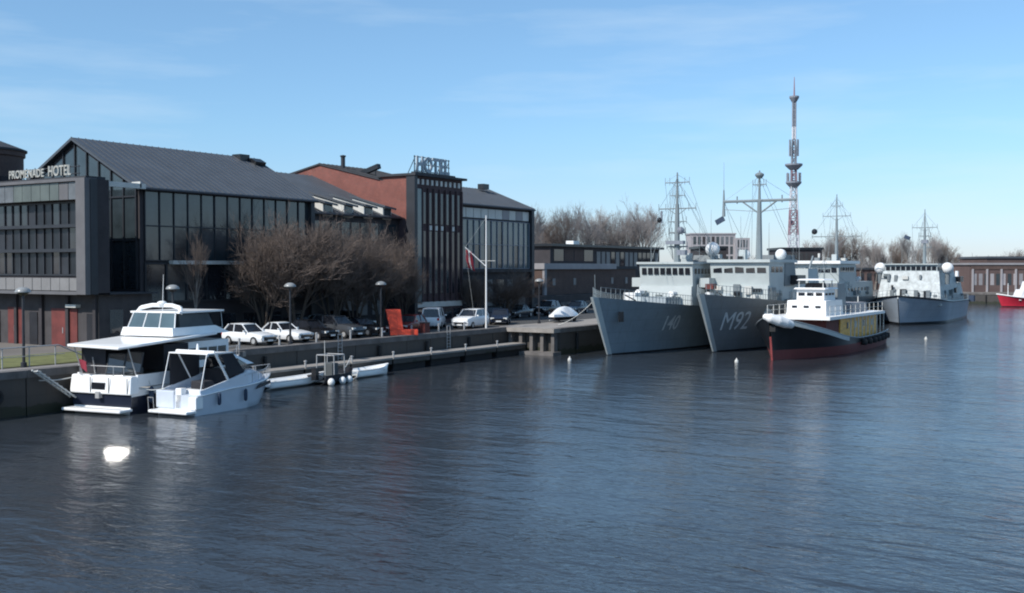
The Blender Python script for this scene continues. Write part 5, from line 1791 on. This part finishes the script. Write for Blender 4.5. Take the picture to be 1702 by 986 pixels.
# ------------------------------------------------------------------ small boats at the dock
def dinghy(name, label, loc, rz, L, B, H, m, seats=True, inner='wood'):
    o = thing(name, label, 'boat', loc, rz, world=False)
    rings, inn = [], []
    n = 14
    for i in range(n + 1):
        t = i / n
        tt = max(0, (t - .4) / .6)
        hb = B / 2 * (1 - tt ** 2.2) * (.85 + .15 * min(1, t * 3))
        z = H * (1 + .35 * tt ** 2)
        rings.append([(t * L, -max(hb, .03), z), (t * L - .1 * tt, -hb * .8, .12), (t * L - .2 * tt, 0, -.12), (t * L - .1 * tt, hb * .8, .12), (t * L, max(hb, .03), z)])
        inn.append([(t * L * .96 + .06, -max(hb - .07, .02), z - .12), (t * L * .96 + .06, max(hb - .07, .02), z - .12)])
    MB().loft(rings, close=False, caps=False).build('hull', m, o, smooth=True).modifiers.new('thickness', 'SOLIDIFY').thickness = .03
    rg = MB()
    rg.path([r[0] for r in rings] + [r[-1] for r in reversed(rings)] + [rings[0][0]], .035, 5)
    rg.build('gunwale', m, o)
    MB().loft([[(a_[0], a_[1], .2), (b_[0], b_[1], .2)] for a_, b_ in inn], close=False, caps=False).build('floor', inner, o)
    if seats:
        for t in (.25, .5, .72):
            MB().box(t * L, t * L + .25, -B * .40, B * .40, H * .75, H * .75 + .04).build('thwart', inner, o)
    return o


x, y, _ = at(490, 49.9)
dinghy('rowing_boat', 'long low white rowing boat tied to the floating dock', (x - 2.9, y, 0), 0.02, 5.9, 1.6, .52, 'gel', inner='off')
x, y, _ = at(556, 49.0)
o = dinghy('dark_motorboat', 'small dark open motorboat with grey uprights and white fenders', (x - 1.8, y, 0), .12, 4.2, 1.7, .62, 'canvas', inner='canvas_g')
g = MB()
for xx in (1.0, 2.2):
    g.path([(xx, -.7, .5), (xx, -.68, 1.9), (xx, .68, 1.9), (xx, .7, .5)], .04, 6)
for sy in (-.68, .68):
    g.tube((1.0, sy, 1.9), (2.2, sy, 1.9), .03, .03, 6)
g.build('canopy_frame', 'steel', o)
MB().box(1.3, 2.0, -.35, .35, .3, 1.35).build('console', 'canvas_g', o, bevel=.05)
MB().cbox((-.15, 0, .75), .35, .35, .8).build('outboard_motor', 'black', o)
MB().tube((.55, -.3, .4), (.5, -.3, 2.9), .035, .02, 6).build('mast', 'off', o)
for xx in (.3, 1.6, 2.4):
    MB().ball((xx, -.95, .22), .24, 10, 1.1).build('fender', 'white', o, smooth=True)
x, y, _ = at(612, 50.0)
dinghy('white_dinghy', 'small white dinghy tied at the dock, right of the dark motorboat', (x - 1.9, y, 0), .02, 4.2, 1.5, .55, 'gel', inner='off')
# mooring buoys
for px, py, lab in ((947, 598, 'small white buoy afloat left of the first warship'), (1225, 601, 'small white buoy afloat beside the M92 bow'), (1540, 563, 'small white buoy afloat before the far right warship')):
    dd = CH * F / (py + 2 - 445)
    x, y = far(px, dd)
    o = tag(MB().lathe((0, 0, 0), [(.02, -.15), (.12, -.1), (.17, .05), (.14, .18), (.06, .25), (.03, .36), (.01, .38)], 12).build('mooring_buoy', 'off', None, smooth=True), lab, 'buoy', 'buoys on the water')
    o.location = (x, y, 0)

# ------------------------------------------------------------------ quay clutter
pr = None
rnd = random.Random(77)
post_labels = ('before the gap left of the white hatchback', 'before the white hatchback', 'before the white saloon', 'before the black hatchback',
               'before the dark grey off-roader', 'just left of the red L shaped seat', 'just right of the red L shaped seat', 'before the small white van')
for i, lab in enumerate(post_labels):
    if pr is None:
        pr = MB().lathe((0, 0, 0), [(.07, 0), (.07, .62), (.09, .64), (.09, .72), (.02, .76)], 8).build('quay_post', 'steel', None, smooth=True)
        o = pr
    else:
        o = pr.copy(); COL.objects.link(o)
    tag(o, 'short pale steel post on the quay edge ' + lab, 'post', 'posts along the quay edge')
    o.location = (51.6 + i * 3.72, 53.75, GZ)
def rope(label, p, q, sag=.5, n=10):
    g = MB()
    pts = []
    for i in range(n + 1):
        u = i / n
        v_ = Vector(p).lerp(Vector(q), u)
        v_.z -= sag * 4 * u * (1 - u)
        pts.append(v_)
    g.path(pts, .03, 5)
    tag(g.build('mooring_rope', 'off', None), label, 'rope')
rope('pale mooring rope from the blue grey warship bow to the quay', (84.6, 45.0, 4.7), (84.9, 48.6, 2.6), .3)
rope('pale mooring rope from the flybridge cruiser stern to the quay', (37.7, 51.3, 1.9), (33.5, 52.4, 2.4), .4)
rope('pale rope joining the sterns of the two motor cruisers', (38.1, 47.6, 1.5), (39.3, 46.5, 1.3), .15)
rope('pale mooring rope from the dark motorboat to the dock', (57.6, 49.9, .8), (59.6, 51.1, 1.3), .1)
for i, (x, y, lab) in enumerate(((26.0, 51.70, 'worn tyre fender hanging on the quay wall at the left edge'), (33.0, 51.70, 'worn tyre fender beside the gangplank'))):
    o = thing('tyre_fender', lab, 'fender', (x, y, 1.1), 0, world=False)
    g = MB()
    for k in range(16):
        a0, a1 = k * pi / 8, (k + 1) * pi / 8
        g.tube((.33 * cos(a0), 0, .33 * sin(a0)), (.33 * cos(a1), 0, .33 * sin(a1)), .12, .12, 8)
    g.build('tyre', 'rubber', o, smooth=True)
    MB().tube((0, 0, .33), (0, .05, 1.1), .02, .02, 5).build('chain', 'steel', o)
for x, lab in ((60.5, 'rusty iron ladder on the quay wall behind the small dinghies'), (74.0, 'rusty iron ladder on the quay wall under the white van')):
    o = thing('quay_ladder', lab, 'ladder', (x, 52.9, .9), 0)
    g = MB()
    for dx in (-.22, .22):
        g.tube((x + dx, 52.80, 1.0), (x + dx, 52.80, 2.9), .03, .03, 5)
    g.path([(x - .22, 52.8, 2.88), (x + .22, 52.8, 2.88)], .03, 5)
    g.build('ladder_rail', 'steel', o)
    for k in range(6):
        MB().tube((x - .22, 52.80, 1.15 + k * .26), (x + .22, 52.80, 1.15 + k * .26), .02, .02, 5).build('rung', 'steel', o)
x, y, _ = at(706, 54.2)
o = thing('utility_cabinet', 'small dark red utility cabinet right of the red L shaped seat', 'cabinet', (x, y, GZ), .1, world=False)
MB().box(-.4, .4, -.25, .25, 0, .85).build('cabinet', 'red_wall', o, bevel=.02)
MB().box(-.43, .43, -.28, .28, .85, .9).build('lid', 'dark_frame', o)
